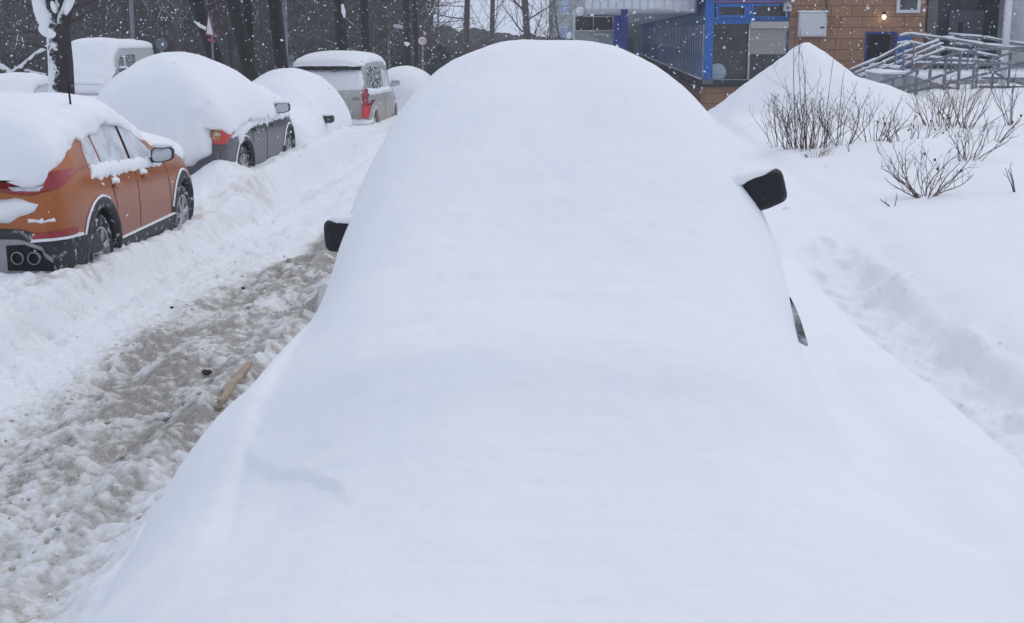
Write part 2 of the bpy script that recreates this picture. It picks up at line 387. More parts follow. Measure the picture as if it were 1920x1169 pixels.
def mid_ground(X,Y):
    fr=1-sst(Y,2.9,5.0)
    X0=X; X=np.where(X>1.1,X-(.10+.16*(1-sst(Y,5,8)))*sst(X,1.1,1.4),X)
    zl=pch(X0,[-2.35,-2.15,-1.9,-1.65,-1.45,-1.32,-1.2,0,.5],[0,.06,.3,.56,.84,1.04,1.16,1.2,1.2])
    zr=pch(X,[0,.6,.85,1.05,1.25,1.4,1.5,1.62,1.8,2.0,2.12,2.4],[1.2,1.14,1.0,.9,.82,.76,.69,.52,.47,.50,.66,.77])
    zf=pch(X,[-2.3,-1.92,-1.72,-1.48,-1.1,-.7,-.2,.4,.9,1.2,1.42,1.52,1.65,1.8,2.0,2.2,2.5],[0,.04,.24,.52,.78,.92,.98,1.0,.94,.86,  .78,.69,.52,.47,.50,.62,.75])
    z=np.where(X<0,zl,zr)*(1-fr)+zf*fr
    bk=sst(Y,9.2,10.8)
    zb=pch(X,[-2.35,-2.1,-1.8,-1.4,0,1.2,1.5,1.65,1.8,2.0,2.2,2.5],[0,.06,.2,.34,.4,.45,.62,.54,.5,.52,.66,.75])
    return z*(1-bk)+zb*bk
PILE=(4.22,26.0)
def right_ground(X,Y):
    z=.78+.03*np.clip(X-2.5,0,20)+.10*sst(Y,12,30)
    z=z+.05*fbm(X*.35,Y*.22,3,4)*2
    z=z+.10*np.exp(-((X-3.6-.12*(Y-9))/.9)**2)*sst(Y,7,10)*(1-sst(Y,16,20))
    z=z+.16*np.exp(-((Y-16.2-.35*(X-4))/1.6)**2)*sst(X,2.6,4)
    z=z*(1-(1-sst(X,5.4,8.5))*sst(Y,27.5,31)*.92)
    return z
def pile_h(X,Y):
    dx=X-PILE[0]; dy=(Y-PILE[1])/1.25
    r=np.sqrt(dx*dx+dy*dy+.03)+.09*fbm(X*1.1,Y*1.1,4,8)+.012*billow(X*5,Y*4,3,9)
    h=2.42-r*.83+.0*dx
    r2=np.sqrt((X-5.25)**2+((Y-25.6)/1.2)**2+.05); h2=1.66-r2*.42+.04*fbm(X*1.3,Y*1.3,3,9)
    r3=np.sqrt((X-6.6)**2+((Y-25.3)/1.2)**2+.05); h3=1.28-r3*.24
    return smax(smax(h,h2,.12),h3,.1)
BH_Y=[2,9,10.6,13.5,15.2,16.6,18,20,23.5,27,33,60]
BH_Z=[.33,.40,.43,.38,.42,.52,.56,.58,.66,.28,.2,.15]
def left_ground(X,Y):
    b=pch(Y,BH_Y,BH_Z); wob=.10*fbm(X*0+Y*.45,Y*.45+3,3,2)
    Xw=X+wob
    sh=.22*sst(Y,15,18); t1=sst(-Xw,3.98+sh,4.30+sh*1.4)
    z=.02+.07*np.exp(-((Xw+3.98)/.17)**2)+.05*np.exp(-((Xw+2.42)/.12)**2)
    z=z-.03*np.exp(-((Xw+3.2)/.18)**2)-.03*np.exp(-((Xw+2.75)/.14)**2)
    under=np.minimum(b,.27)+.14*sst(Y,14.6,15.5)
    drift=.27*np.exp(-((X+4.95)/.42)**2-((Y-16.45)/.62)**2)
    bank=b+(under-b)*sst(-X,4.75,5.15)*sst(Y,10.0,10.35)
    bank=bank+drift
    far=.5+.0*X
    bank=bank+(far-bank)*sst(-X,7.2,8.4)
    return z*(1-t1)+bank*t1
def crack(X,Y):
    pts=[]
    for px,py in ((455,812),(461,838),(474,848),(530,848),(585,870),(628,912),(672,964)):
        r=ray(px,py); yy=np.linspace(2.6,8,1200); xx=r.x/r.y*yy; zz=CAMH+r.z/r.y*yy
        mg=mid_ground(xx,yy); ch=mg+(car_hump(xx,yy)-mg)*sst(yy,3.5,4.35); sf=smax(np.maximum(ch,.3),mg,.14)
        k=int(np.argmax(sf>zz)); pts.append(Vector((xx[k],yy[k],sf[k])))
    Xo,Yo=X,Y; X=X+.020*fbm(Xo*7,Yo*7,3,95); Y=Y+.020*fbm(Xo*7,Yo*7,3,96)
    best=np.full(X.shape,9.0); sg=np.zeros(X.shape); par=np.zeros(X.shape)
    L=0; segs=[]
    for a,b in zip(pts[:-1],pts[1:]): segs.append((a,b,L)); L+=(b-a).length
    for a,b,l0 in segs:
        dx,dy=b.x-a.x,b.y-a.y; l2=dx*dx+dy*dy
        t=np.clip(((X-a.x)*dx+(Y-a.y)*dy)/l2,0,1); ex=X-a.x-t*dx; ey=Y-a.y-t*dy; d=np.hypot(ex,ey)
        s=np.sign(dx*(Y-a.y)-dy*(X-a.x)); m=d<best
        best=np.where(m,d,best); sg=np.where(m,s,sg); par=np.where(m,(l0+t*math.sqrt(l2))/L,par)
    amp=sst(par,0,.12)*(1-sst(par,.75,1))
    up=np.where(sg>0,np.exp(-best/.22)*sst(best,0,.013),0)
    return up*amp*.018
def surface(X,Y):
    # returns height, dirt with painted crevice shade, roughness
    wl=sst(-X,2.18,2.42); wr=sst(X,2.3,2.6)
    mg=mid_ground(X,Y); ch=car_hump(X,Y)
    incar=(Y<10.6)
    ch=mg+(ch-mg)*sst(Y,3.5,4.35); cz=smax(ch,mg,.16); cz=np.where(incar,cz,mg)
    lg=left_ground(X,Y); rg=right_ground(X,Y)
    z=cz*(1-wl)*(1-wr)+lg*wl+rg*wr
    # footpath closes up further on
    pf=sst(Y,9.6,11.6)*sst(X,1.3,1.6)*(1-sst(X,2.3,2.7)); z=z+(.74-z)*pf*(1-wl)
    ph=pile_h(X,Y); z=np.where((X>1.8)&(Y>20)&(Y<33),smax(z,ph,.22),z)
    # ------------- roughness: 1 on the churned road, small elsewhere
    Xq=X-(.10+.16*(1-sst(Y,5,8)))
    edge=sst(-X,2.02+.0,2.22)
    n_e=.10*fbm(X*2.2,Y*2.2,3,21)
    front=(1-sst(Y,4.2,6.5))*.20
    edge=sst(-(X+n_e),1.98-front,2.10-front)
    road=edge*(1-sst(-(X+n_e),4.1,4.35))
    path=sst(Xq+n_e*.5,1.52,1.62)*(1-sst(Xq+n_e*.9,2.02,2.2))*(1-sst(Y,9.6,11.6))
    bankr=edge*sst(-(X+n_e),4.05,4.3)*(1-sst(-X,4.75,5.2))*.6
    dark=np.exp(-((X+2.92+n_e)/(.60-.28*sst(Y,10,14.5)))**4)
    fade=1-.75*sst(Y,14,21)
    nearf=1-.68*(1-sst(Y,5.6,7.6))
    patch=np.clip(.5+fbm(X*1.3,Y*.7,4,33)*1.5,0,1)
    dirt_shade=edge*(dark*(.66+.90*patch)*nearf + .55*np.exp(-((X+4.42+n_e)/.22)**2)*(.4+patch*.9) + .34*np.exp(-((X+2.3)/.2)**2)+.20*road)*fade
    dirt_shade=dirt_shade*(1-.75*np.exp(-((X+3.98+n_e)/.14)**2)*sst(patch,.2,.6))
    dirt_shade=dirt_shade+path*.10
    # displacement
    big=billow(X*4.2,Y*3.0,5,40,.58); fine=billow(X*14,Y*11,4,60,.65)
    rr=road*(.5+.5*np.clip(dark+.35,0,1))
    cl=fbm(X*2.2,Y*1.4,3,44)
    msk=road+bankr+path
    c1,t1=clumps(X,Y,5.2,1,.50,1.6,msk); c2,t2=clumps(X,Y,14,2,.66,1.3,msk); c3,t3=clumps(X,Y,27,3,.97,1.15,msk*(Y<14)); c4,t4=clumps(X,Y,7,5,.5,1.2,msk)
    var=np.clip(.55+1.1*fbm(X*1.2,Y*.8,3,97),.15,1.3)
    z=z+rr*(.022*big+.012*fine+.080*cl+var*(.026*c1+.028*c2)+.022*c3*np.clip(var+.3,0,1))
    lo=np.clip(1.62-.75*c2-.65*c3-.22*big,.42,1.9)          # grit between the clods, deepened to paint in their small shadows
    dirt_shade=dirt_shade*lo*(.75+.5*t1)*np.where((t1>.90)&(c1>.3),.35,1.0)
    z=z+bankr*(.050*billow(X*3.4,Y*2.4,4,50)+var*(.060*c1+.034*c2+.016*c3))
    dirt_shade=dirt_shade+bankr*.12*np.clip(1-2*c2,0,1)*sst(fbm(X*.8,Y*.8,3,99),-.1,.5)
    z=z+path*(.018*billow(X*5,Y*3.2,3,70)+.004*fine+.020*c4+.016*c2+.008*c3)+path*.0
    for kf in range(22):
        fy=4.7+kf*.29+.05*math.sin(kf*5.1); fx=1.80+.10+.16*(1-float(sst(np.array(fy),5,8)))+(.115 if kf%2 else -.115)+.03*math.sin(kf*2.3); an=.18*math.sin(kf*3.7)
        near_=(np.abs(X-fx)<.3)&(np.abs(Y-fy)<.4)
        if near_.any():
            ux=(X-fx)*math.cos(an)+(Y-fy)*math.sin(an); uy=-(X-fx)*math.sin(an)+(Y-fy)*math.cos(an)
            d_=(ux/.060)**2+(uy/.15)**2; z=np.where(near_,z-.040*np.exp(-d_**2)+.014*np.exp(-(np.sqrt(d_)-1.35)**2/.05),z)
    # crumbly right lip of the trodden path
    lip=np.exp(-((Xq-2.10-n_e*1.6)/.10)**2)*(1-sst(Y,9.6,11.4))*np.clip(.5+2*fbm(X*1.1,Y*1.1,2,78),0,1.3)
    c5,_t=clumps(X,Y,6.5,9,.7,1.2,lip); z=z+lip*(.030*billow(X*4,Y*3,2,75)+.050*c5)
        # quiet undulation of the fresh snow
    rut=np.exp(-((X+3.30+.5*n_e)/.13)**2)+.8*np.exp(-((X+2.62+.5*n_e)/.12)**2); z=z-.035*rut*edge
    calm=np.clip(1-road-path,0,1)
    z=z+calm*(.024*fbm(X*1.1,Y*.8,4,80)+.0018*billow(X*16,Y*15,3,81)*(Y<11)+.0035*fbm(X*9,Y*6,3,85))
    foot=sst(-X,1.35,1.8)*(1-sst(-X,2.0,2.1)); z=z+calm*foot*(.030*fbm(X*3.5,Y*2.2,3,90)+.010*billow(X*9,Y*6,3,91))*(1-sst(Y,6,8)*.5)
    z=z+calm*.006*np.exp(-((X-0)/.9)**2)*fbm(X*1.2,Y*9,2,87)*(1-sst(Y,5.6,6.6))   # faint wind ripples on the bonnet
    near=(X>-2)&(X<0)&(Y<6.2)
    z=np.where(near,z+crack(X,Y),z)
    # hollow beside the front corner
    z=z-.095*np.exp(-(((X+1.02)/.26)**2+((Y-3.95)/.42)**2))+.12*np.exp(-(((X+1.46)/.22)**2+((Y-4.42)/.28)**2))+.04*np.exp(-(((X+1.55)/.2)**2+((Y-3.7)/.4)**2))
    rough=np.clip(road*1.0*(.55+.45*np.clip(dark*1.3,0,1))+bankr*.8+path*.32+lip*.3,0,1)
    return z,np.clip(dirt_shade,0,1.6),rough
def grow(a,b,d0,g):
    out=[a]; d=d0
    while out[-1]<b: out.append(out[-1]+d); d*=g
    return out
xs=[-x for x in grow(8,420,.12,1.12)][::-1]+list(np.arange(-7.9,-4.85,.05))+list(np.arange(-4.85,-.4,.0125))+list(np.arange(-.4,2.6,.022))+list(np.arange(2.6,10,.06))+grow(10,420,.1,1.12)
ys=[-y for y in grow(1,60,.5,1.4)][::-1]+[0,.8,1.5,2.1]+[2.5]
while ys[-1]<15: ys.append(ys[-1]+max(.0125,.0030*ys[-1]))
while ys[-1]<42: ys.append(ys[-1]+.0065*ys[-1])
while ys[-1]<900: ys.append(ys[-1]*1.05)
xs=np.array(sorted(set(np.round(xs,4)))); ys=np.array(ys)
GX,GY=np.meshgrid(xs,ys)
GZ,GD,GR=surface(GX,GY)
nx,ny=len(xs),len(ys)
def grid_h(x,y):
    i=min(max(int(np.searchsorted(xs,x)),0),nx-1); j=min(max(int(np.searchsorted(ys,y)),0),ny-1); return float(GZ[j,i])
# cell classes
cx_=(GX[:-1,:-1]+GX[1:,1:])/2; cy_=(GY[:-1,:-1]+GY[1:,1:])/2
cls=np.zeros(cx_.shape,int)
cls[(cx_<-2.12)&(cx_>-4.05)]=1                       # road
cls[(cx_-(.10+.16*(1-sst(cy_,5,8)))>1.56)&(cx_-(.10+.16*(1-sst(cy_,5,8)))<2.08)&(cy_<10.6)]=2              # footpath
l=pch(cy_,YS,XLs); r=pch(cy_,YS,XRs)
fr=4.05+.35*np.clip(np.abs(cx_+.2)/1.1,0,1)**4
cls[(cx_>l-.06)&(cx_<r+.05)&(cy_>fr)&(cy_<10.35)]=3   # the car's own snow cover
cls[(pile_h(cx_,cy_)>right_ground(cx_,cy_)+.03)&(cx_>1.9)&(cy_>20)&(cy_<33)]=4
def grid_object(name,k,mat,parent=None):
    jj,ii=np.nonzero(cls==k)
    q=np.stack([jj*nx+ii,jj*nx+ii+1,(jj+1)*nx+ii+1,(jj+1)*nx+ii],1)
    u,inv=np.unique(q.ravel(),return_inverse=True); q=inv.reshape(-1,4).astype(np.int32)
    V=np.stack([GX.ravel()[u],GY.ravel()[u],GZ.ravel()[u]],1)
    if parent is not None: V=V-np.array(parent.location)
    me=bpy.data.meshes.new(name); me.vertices.add(len(V)); me.vertices.foreach_set('co',V.ravel().astype(np.float32))
    me.loops.add(q.size); me.loops.foreach_set('vertex_index',q.ravel()); me.polygons.add(len(q))
    me.polygons.foreach_set('loop_start',np.arange(0,q.size,4,dtype=np.int32)); me.polygons.foreach_set('loop_total',np.full(len(q),4,np.int32))
    me.polygons.foreach_set('use_smooth',np.ones(len(q),bool)); me.update(calc_edges=True)
    for an,A in (('dirt_shade',GD),('rough',GR)):
        a=me.attributes.new(an,'FLOAT','POINT'); a.data.foreach_set('value',A.ravel()[u].astype(np.float32))
    me.materials.append(mat); o=bpy.data.objects.new(name,me); COL.objects.link(o)
    if parent is not None: o.parent=parent
    return o
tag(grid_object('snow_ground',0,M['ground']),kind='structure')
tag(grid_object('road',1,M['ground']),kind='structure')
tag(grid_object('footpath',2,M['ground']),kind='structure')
tag(grid_object('snow_pile',4,M['ground']),'tall cone shaped heap of shovelled snow in front of the tiled building','snow pile')
# ------------------------------------------------------------------ cars
def rings(L,W,top,belt,plan,low=.22,roofw=.76,dy=.05):
    "lofted car shell: returns rings of points (x,y,z), x mirrored; y runs from the tail (0) to the nose (L)"
    ysn=[]; y=0
    while y<L: ysn.append(y); y+=dy*(.35 if (y<.5 or y>L-.4) else 1)
    ysn.append(L)
    out=[]
    for y in ysn:
        zt=float(lin(y,*zip(*top))); zb=min(float(lin(y,*zip(*belt))),zt-.02); hw=W/2*float(pch(np.array(y),*zip(*plan)))
        k=min(1,max(0,(zt-zb)/.45)); rw=.93+(roofw-.93)*k
        half=[(0,low),(hw*.85,low),(hw*.955,low+.05),(hw*.985,low+.16),(hw*1.0,.62),(hw*.995,.62+(zb-.62)*.45),(hw*.985,zb-.09),(hw*.955,zb-.015)]
        x1=hw*rw; za=zt-.075*k-.012
        for t in (.12,.35,.6,.82): half.append((hw*.945+(x1-hw*.945)*(t**1.15),zb+(za-zb)*t))
        half+=[(x1,za),(x1*.955,zt-.03*k-.006),(x1*.86,zt-.008*k-.003),(x1*.6,zt),(x1*.3,zt+.008),(0,zt+.01)]
        out.append([Vector((x,y,z)) for x,z in half])
    return out
def smooth_top(pts,n=60):
    xs_=[p[0] for p in pts]; zs_=[p[1] for p in pts]
    q=np.linspace(xs_[0],xs_[-1],n*2); v=lin(q,xs_,zs_)
    k=3; vv=np.convolve(np.pad(v,k,'edge'),np.ones(2*k+1)/(2*k+1),'valid'); return list(zip(q,vv))
def shell_mb(rg):
    mb=MB(); n=len(rg[0]); vs=[];fs=[]
    m=2*n-2
    for r in rg:
        vs+=list(r)+[Vector((-p.x,p.y,p.z)) for p in r[-2:0:-1]]
    for i in range(len(rg)-1):
        for k in range(m): fs.append((i*m+k,i*m+(k+1)%m,(i+1)*m+(k+1)%m,(i+1)*m+k))
    fs.append(tuple(range(m-1,-1,-1))); fs.append(tuple(range((len(rg)-1)*m,len(rg)*m)))
    mb.add(vs,fs); return mb
def bool_cut(obj,cutters):
    for c in cutters:
        md=obj.modifiers.new('c','BOOLEAN'); md.operation='DIFFERENCE'; md.solver='EXACT'; md.object=c
    bpy.context.view_layer.update()
    dg=bpy.context.evaluated_depsgraph_get(); me=bpy.data.meshes.new_from_object(obj.evaluated_get(dg))
    obj.modifiers.clear(); obj.data=me
    for c in cutters: bpy.data.objects.remove(c)
class Car:
    def __init__(s,name,label,cat,loc,rz,group,L,W,top,belt,plan,mat,axles,low=.22,roofw=.76,wheel_r=.345,wells=True):
        s.t=thing(name,label,cat,loc,rz,group); s.L=L;s.W=W;s.axles=axles;s.wr=wheel_r
        rg=rings(L,W,smooth_top(top),belt,plan,low,roofw); mb=shell_mb(rg)
        s.bvh=BVHTree.FromPolygons([Vector(v) for v in mb.v],[f for f in mb.f])
        s.body=link('body',mb,[mat,M['black']],s.t,smooth=True)
        if wells:
            cut=[]
            for a in axles:
                for sx in (1,-1):
                    c=MB(); c.lathe([(0.001,sx*(W/2-.30)),(wheel_r+.065,sx*(W/2-.30)),(wheel_r+.065,sx*(W/2+.2)),(0.001,sx*(W/2+.2))],(0,a,wheel_r+.02),'x',36)
                    o=link('cut',c,M['black'],s.t); cut.append(o)
            bool_cut(s.body,cut)
        try: s.body.data.set_sharp_from_angle(angle=R_(42))
        except Exception: pass
    def cast(s,plane,u,v):
        o,d={'R':(Vector((4,u,v)),Vector((-1,0,0))),'L':(Vector((-4,u,v)),Vector((1,0,0))),'B':(Vector((u,-3,v)),Vector((0,1,0))),'F':(Vector((u,s.L+3,v)),Vector((0,-1,0))),'T':(Vector((u,v,5)),Vector((0,0,-1)))}[plane]
        h=s.bvh.ray_cast(o,d); return h[0],h[1],d
    def patch(s,name,plane,poly,mat,eps=.004,g=.05,thick=.012,soft=0,jit=0,parent=None,seed=0):
        if soft:
            rg_=random.Random(seed+77); np_=[]
            for a,b in zip(poly,poly[1:]+poly[:1]):
                L_=math.hypot(b[0]-a[0],b[1]-a[1]); n_=max(1,int(L_/.055)); nx_,ny_=-(b[1]-a[1])/max(L_,1e-6),(b[0]-a[0])/max(L_,1e-6)
                for i_ in range(n_):
                    j_=rg_.gauss(0,.010) if i_ else 0; np_.append((a[0]+(b[0]-a[0])*i_/n_+nx_*j_,a[1]+(b[1]-a[1])*i_/n_+ny_*j_))
            poly=np_
        bm=bmesh.new(); f=bm.faces.new([bm.verts.new((p[0],p[1],0)) for p in poly])
        for ax in (0,1):
            a=min(p[ax] for p in poly); b=max(p[ax] for p in poly); q=math.ceil(a/g)*g
            while q<b:
                co=[0,0,0]; no=[0,0,0]; co[ax]=q; no[ax]=1
                bmesh.ops.bisect_plane(bm,geom=bm.verts[:]+bm.edges[:]+bm.faces[:],plane_co=co,plane_no=no); q+=g
        if soft:
            be=[(e.verts[0].co.copy(),e.verts[1].co.copy()) for e in bm.edges if e.is_boundary]
        bad=[]; rng=random.Random(seed)
        inner=[]
        pos={}
        for v in bm.verts:
            hit,n,d=s.cast(plane,v.co.x,v.co.y)
            if hit is None: bad.append(v); continue
            if n.dot(d)>0: n=-n
            e=eps
            if soft:
                dm=9
                for a,b in be:
                    ab=b-a; t=max(0,min(1,(v.co-a).dot(ab)/max(ab.length_squared,1e-9))); dm=min(dm,(v.co-a-ab*t).length)
                k=min(1,dm/soft); e=.004+eps*(1-(1-k)**2)
                nz=float(fbm(np.array(v.co.x*6+seed),np.array(v.co.y*6),3,seed)); e+=jit*nz*k
            pos[v]=(hit+n*e,hit-n*thick)
        bmesh.ops.delete(bm,geom=bad,context='VERTS')
        for v in bm.verts: v.co=pos[v][0]
        be=[e for e in bm.edges if e.is_boundary]
        r=bmesh.ops.extrude_edge_only(bm,edges=be)
        src={}
        nv=[v for v in r['geom'] if isinstance(v,bmesh.types.BMVert)]
        old={ (round(v.co.x,5),round(v.co.y,5),round(v.co.z,5)):v for v in pos if v.is_valid}
        for v in nv:
            k=(round(v.co.x,5),round(v.co.y,5),round(v.co.z,5)); o=old.get(k)
            if o is not None: v.co=pos[o][1]
        bmesh.ops.recalc_face_normals(bm,faces=bm.faces)
        mb=MB(); bm.verts.index_update(); mb.add([v.co[:] for v in bm.verts],[tuple(v.index for v in f.verts) for f in bm.faces]); bm.free()
        o=link(name,mb,mat,parent or s.t,smooth=True)
        try: o.data.set_sharp_from_angle(angle=R_(50 if not soft else 80))
        except Exception: pass
        return o
    def wheels(s,sides=(1,-1),spokes=7,rimr=.225):
        for a in s.axles:
            for sx in sides:
                x=sx*(s.W/2-.035); r=s.wr; w=.19
                t=MB(); t.lathe([(rimr,x-sx*.02),(rimr+.02,x-sx*.002),(r-.05,x+sx*.006),(r-.02,x-sx*.006),(r,x-sx*.03),(r,x-sx*(w-.03)),(r-.02,x-sx*w),(rimr,x-sx*w)],(0,a,r+.02),'x',44)
                wh=link('wheel',t,M['rubber'],s.t,smooth=True)
                m=MB(); m.lathe([(rimr+.004,x-sx*.004),(rimr-.012,x-sx*.002),(rimr-.025,x-sx*.04),(rimr-.03,x-sx*.11),(.001,x-sx*.12)],(0,a,r+.02),'x',36)
                m.lathe([(.055,x-sx*.06),(.055,x-sx*.012),(.04,x-sx*.006),(.001,x-sx*.004)],(0,a,r+.02),'x',20)
                for k in range(spokes):
                    an=2*math.pi*k/spokes+.3
                    for da in (-.09,.09):
                        p0=Vector((x-sx*.02,a+.045*math.cos(an+da*2),r+.02+.045*math.sin(an+da*2))); p1=Vector((x-sx*.012,a+(rimr-.01)*math.cos(an+da),r+.02+(rimr-.01)*math.sin(an+da)))
                        m.tube([p0,p1],[.016,.013],6)
                link('rim',m,M['rim'],wh,smooth=False)
    def arch(s,sx,mat,wid=.085):
        pl='R' if sx>0 else 'L'
        for a in s.axles:
            r0=s.wr+.064; r1=r0+wid; zc=s.wr+.02
            th=[R_(-18+216*k/18) for k in range(19)]
            poly=[(a+r1*math.cos(t),zc+r1*math.sin(t)) for t in th]+[(a+r0*math.cos(t),zc+r0*math.sin(t)) for t in th[::-1]]
            # split in quads so the ring stays clean
            o=MB(); n=len(th); vs=[];fs=[]
            for t in th:
                for r in (r0,(r0+r1)/2,r1):
                    h,nn,d=s.cast(pl,a+r*math.cos(t),max(.25,zc+r*math.sin(t)))
                    if h is None: h=Vector((sx*s.W/2,a+r*math.cos(t),zc+r*math.sin(t)))
                    off={r0:.020,(r0+r1)/2:.026,r1:.008}[r]; vs.append((h.x+sx*off,h.y,h.z))
            for i in range(n-1):
                for k in (0,1): fs.append((i*3+k,i*3+k+1,i*3+k+4,i*3+k+3))
            base=len(vs)
            for i in range(n): v=vs[i*3]; vs.append((v[0]-sx*.07,v[1],v[2])); 
            for i in range(n-1): fs.append((i*3,(i+1)*3,base+i+1,base+i))
            o.add(vs,fs); link('arch_trim',o,mat,s.t,smooth=True)
            fr=MB(); vs=[];fs=[]
            for i,t in enumerate(th):
                r=r1
                if i<7 or i>15: continue
                jj=.35+.9*abs(math.sin(i*4.7+a*3))
                for dr,off in ((-.002,.010),(.007*jj,.020),(.020*jj,.006)):
                    h,nn,d=s.cast(pl,a+(r+dr)*math.cos(t),max(.25,zc+(r+dr)*math.sin(t)))
                    vs.append((h.x+sx*off,h.y,h.z))
            m=len(vs)//3
            for i in range(m-1):
                for k in (0,1): fs.append((i*3+k,i*3+k+1,i*3+k+4,i*3+k+3))
            fr.add(vs,fs); link('snow_rim',fr,M['snow'],s.t,smooth=True)
    def mirror(s,y,z,sx=1,housing=None,face=-1,hx=None,scale=1,glass=True,cap=True):
        "door mirror; face=-1 the glass looks to the tail"
        h,_,_=s.cast('R' if sx>0 else 'L',y,z-.04); x0=h.x if h else sx*s.W/2
        x=x0+sx*.15*scale; m=MB(); vs=[];fs=[]
        n=20
        for j,(dy,k) in enumerate(((0,1.0),(.03,1.02),(.07,.95),(.105,.7),(.12,.3))):
            for i in range(n):
                a=2*math.pi*i/n; c_,s_=math.cos(a),math.sin(a); e=.55
                px=math.copysign(abs(c_)**e,c_)*.115*k*scale; pz=math.copysign(abs(s_)**e,s_)*.078*k*scale
                if sx*px>0: pz*=.88
                vs.append((x+px,y-face*dy*scale,z+pz+.01*sx*px/.1))
        for j in range(4):
            for i in range(n): fs.append((j*n+i,j*n+(i+1)%n,(j+1)*n+(i+1)%n,(j+1)*n+i))
        fs.append(tuple(range(4*n,5*n)))
        fs.append(tuple(range(n-1,-1,-1)))
        m.add(vs,fs); m.tube([(x0-sx*.03,y-face*.03,z-.06*scale),(x-sx*.05*scale,y-face*.04*scale,z-.045*scale)],[.035*scale,.028*scale],8)
        mi=link('side_mirror',m,housing or M['plastic'],s.t,smooth=True)
        try: mi.data.set_sharp_from_angle(angle=R_(50))
        except Exception: pass
        if glass:
            g=MB(); vs=[(v[0]*1+(x-v[0])*.14,y+face*.004,z+(v[2]-z)*.84) for v in vs[:n]]; g.add(vs,[tuple(range(n))]); g.add([(v[0],v[1]-face*.003,v[2]) for v in vs],[tuple(range(n-1,-1,-1))])
            link('mirror_glass',g,M['mirror_glass'],mi)
        if cap:
            q=MB(); q.blob((x-sx*.01,y-face*.05,z+.085*scale),(.115*scale,.07*scale,.03*scale),sub=2,jit=.05); link('snow_cap',q,M['snow'],mi,smooth=True)
        return mi
def shroud(name,parent,st,mat,n=56,m=70,noise_=.02,seed=1,rag=.05,cx=0):
    """closed quilt of snow lying over a car. st: stations (y, half width, z where it ends at the sides, crest z, exponent)"""
    Y=np.array([a[0] for a in st]); q=np.linspace(Y[0],Y[-1],m)
    # crowd the stations near the ends
    t=np.linspace(0,1,m); t=.5-.5*np.cos(t*math.pi); q=Y[0]+(Y[-1]-Y[0])*(.35*np.linspace(0,1,m)+.65*t)
    W=pch(q,Y,[a[1] for a in st]); ZB=pch(q,Y,[a[2] for a in st]); ZT=pch(q,Y,[a[3] for a in st]); P=pch(q,Y,[a[4] for a in st])
    vs=[];fs=[]
    for j in range(m):
        row=[]
        for i in range(n+1):
            s_=-1+2*i/n; a=s_*math.pi/2; e=2/P[j]
            x=W[j]*math.copysign(abs(math.sin(a))**e,s_); cz=max(0,math.cos(a))**e
            rg=rag*float(fbm(np.array(q[j]*5+seed),np.array(s_*2.),3,seed))*(1-cz)
            z=ZB[j]+rg+(ZT[j]-ZB[j])*cz
            k=float(fbm(np.array(q[j]*1.3+x*.9+seed*3),np.array(z*1.7+x),3,seed))*noise_*(.3+cz)
            vs.append((cx+x*(1+k*.6),float(q[j]),z+k*cz))
        # skirt turns inward
    w=n+1
    for j in range(m-1):
        for i in range(n): fs.append((j*w+i,j*w+i+1,(j+1)*w+i+1,(j+1)*w+i))
    base=len(vs)
    for j in range(m):
        for i in (0,n):
            v=vs[j*w+i]; sg=1 if i else -1; vs.append((v[0]-sg*.09,v[1],v[2]-.005))
    for j in range(m-1):
        fs.append((j*w,(j+1)*w,base+2*(j+1),base+2*j)); fs.append((j*w+n,base+2*j+1,base+2*(j+1)+1,(j+1)*w+n))
    mb=MB(); mb.add(vs,fs); mb.add([vs[i] for i in range(0,w)],[tuple(range(w))]); mb.add([vs[(m-1)*w+i] for i in range(0,w)],[tuple(range(w))])
    o=link(name,mb,mat,parent,smooth=True); return o
PLAN=lambda L:[(0,.80),(.06,.89),(.18,.945),(.5,.985),(1.1,1.0),(L-1.2,1.0),(L-.6,.965),(L-.25,.89),(L-.08,.78),(L,.62)]
PG='cars parked nose to tail along the left side of the road'
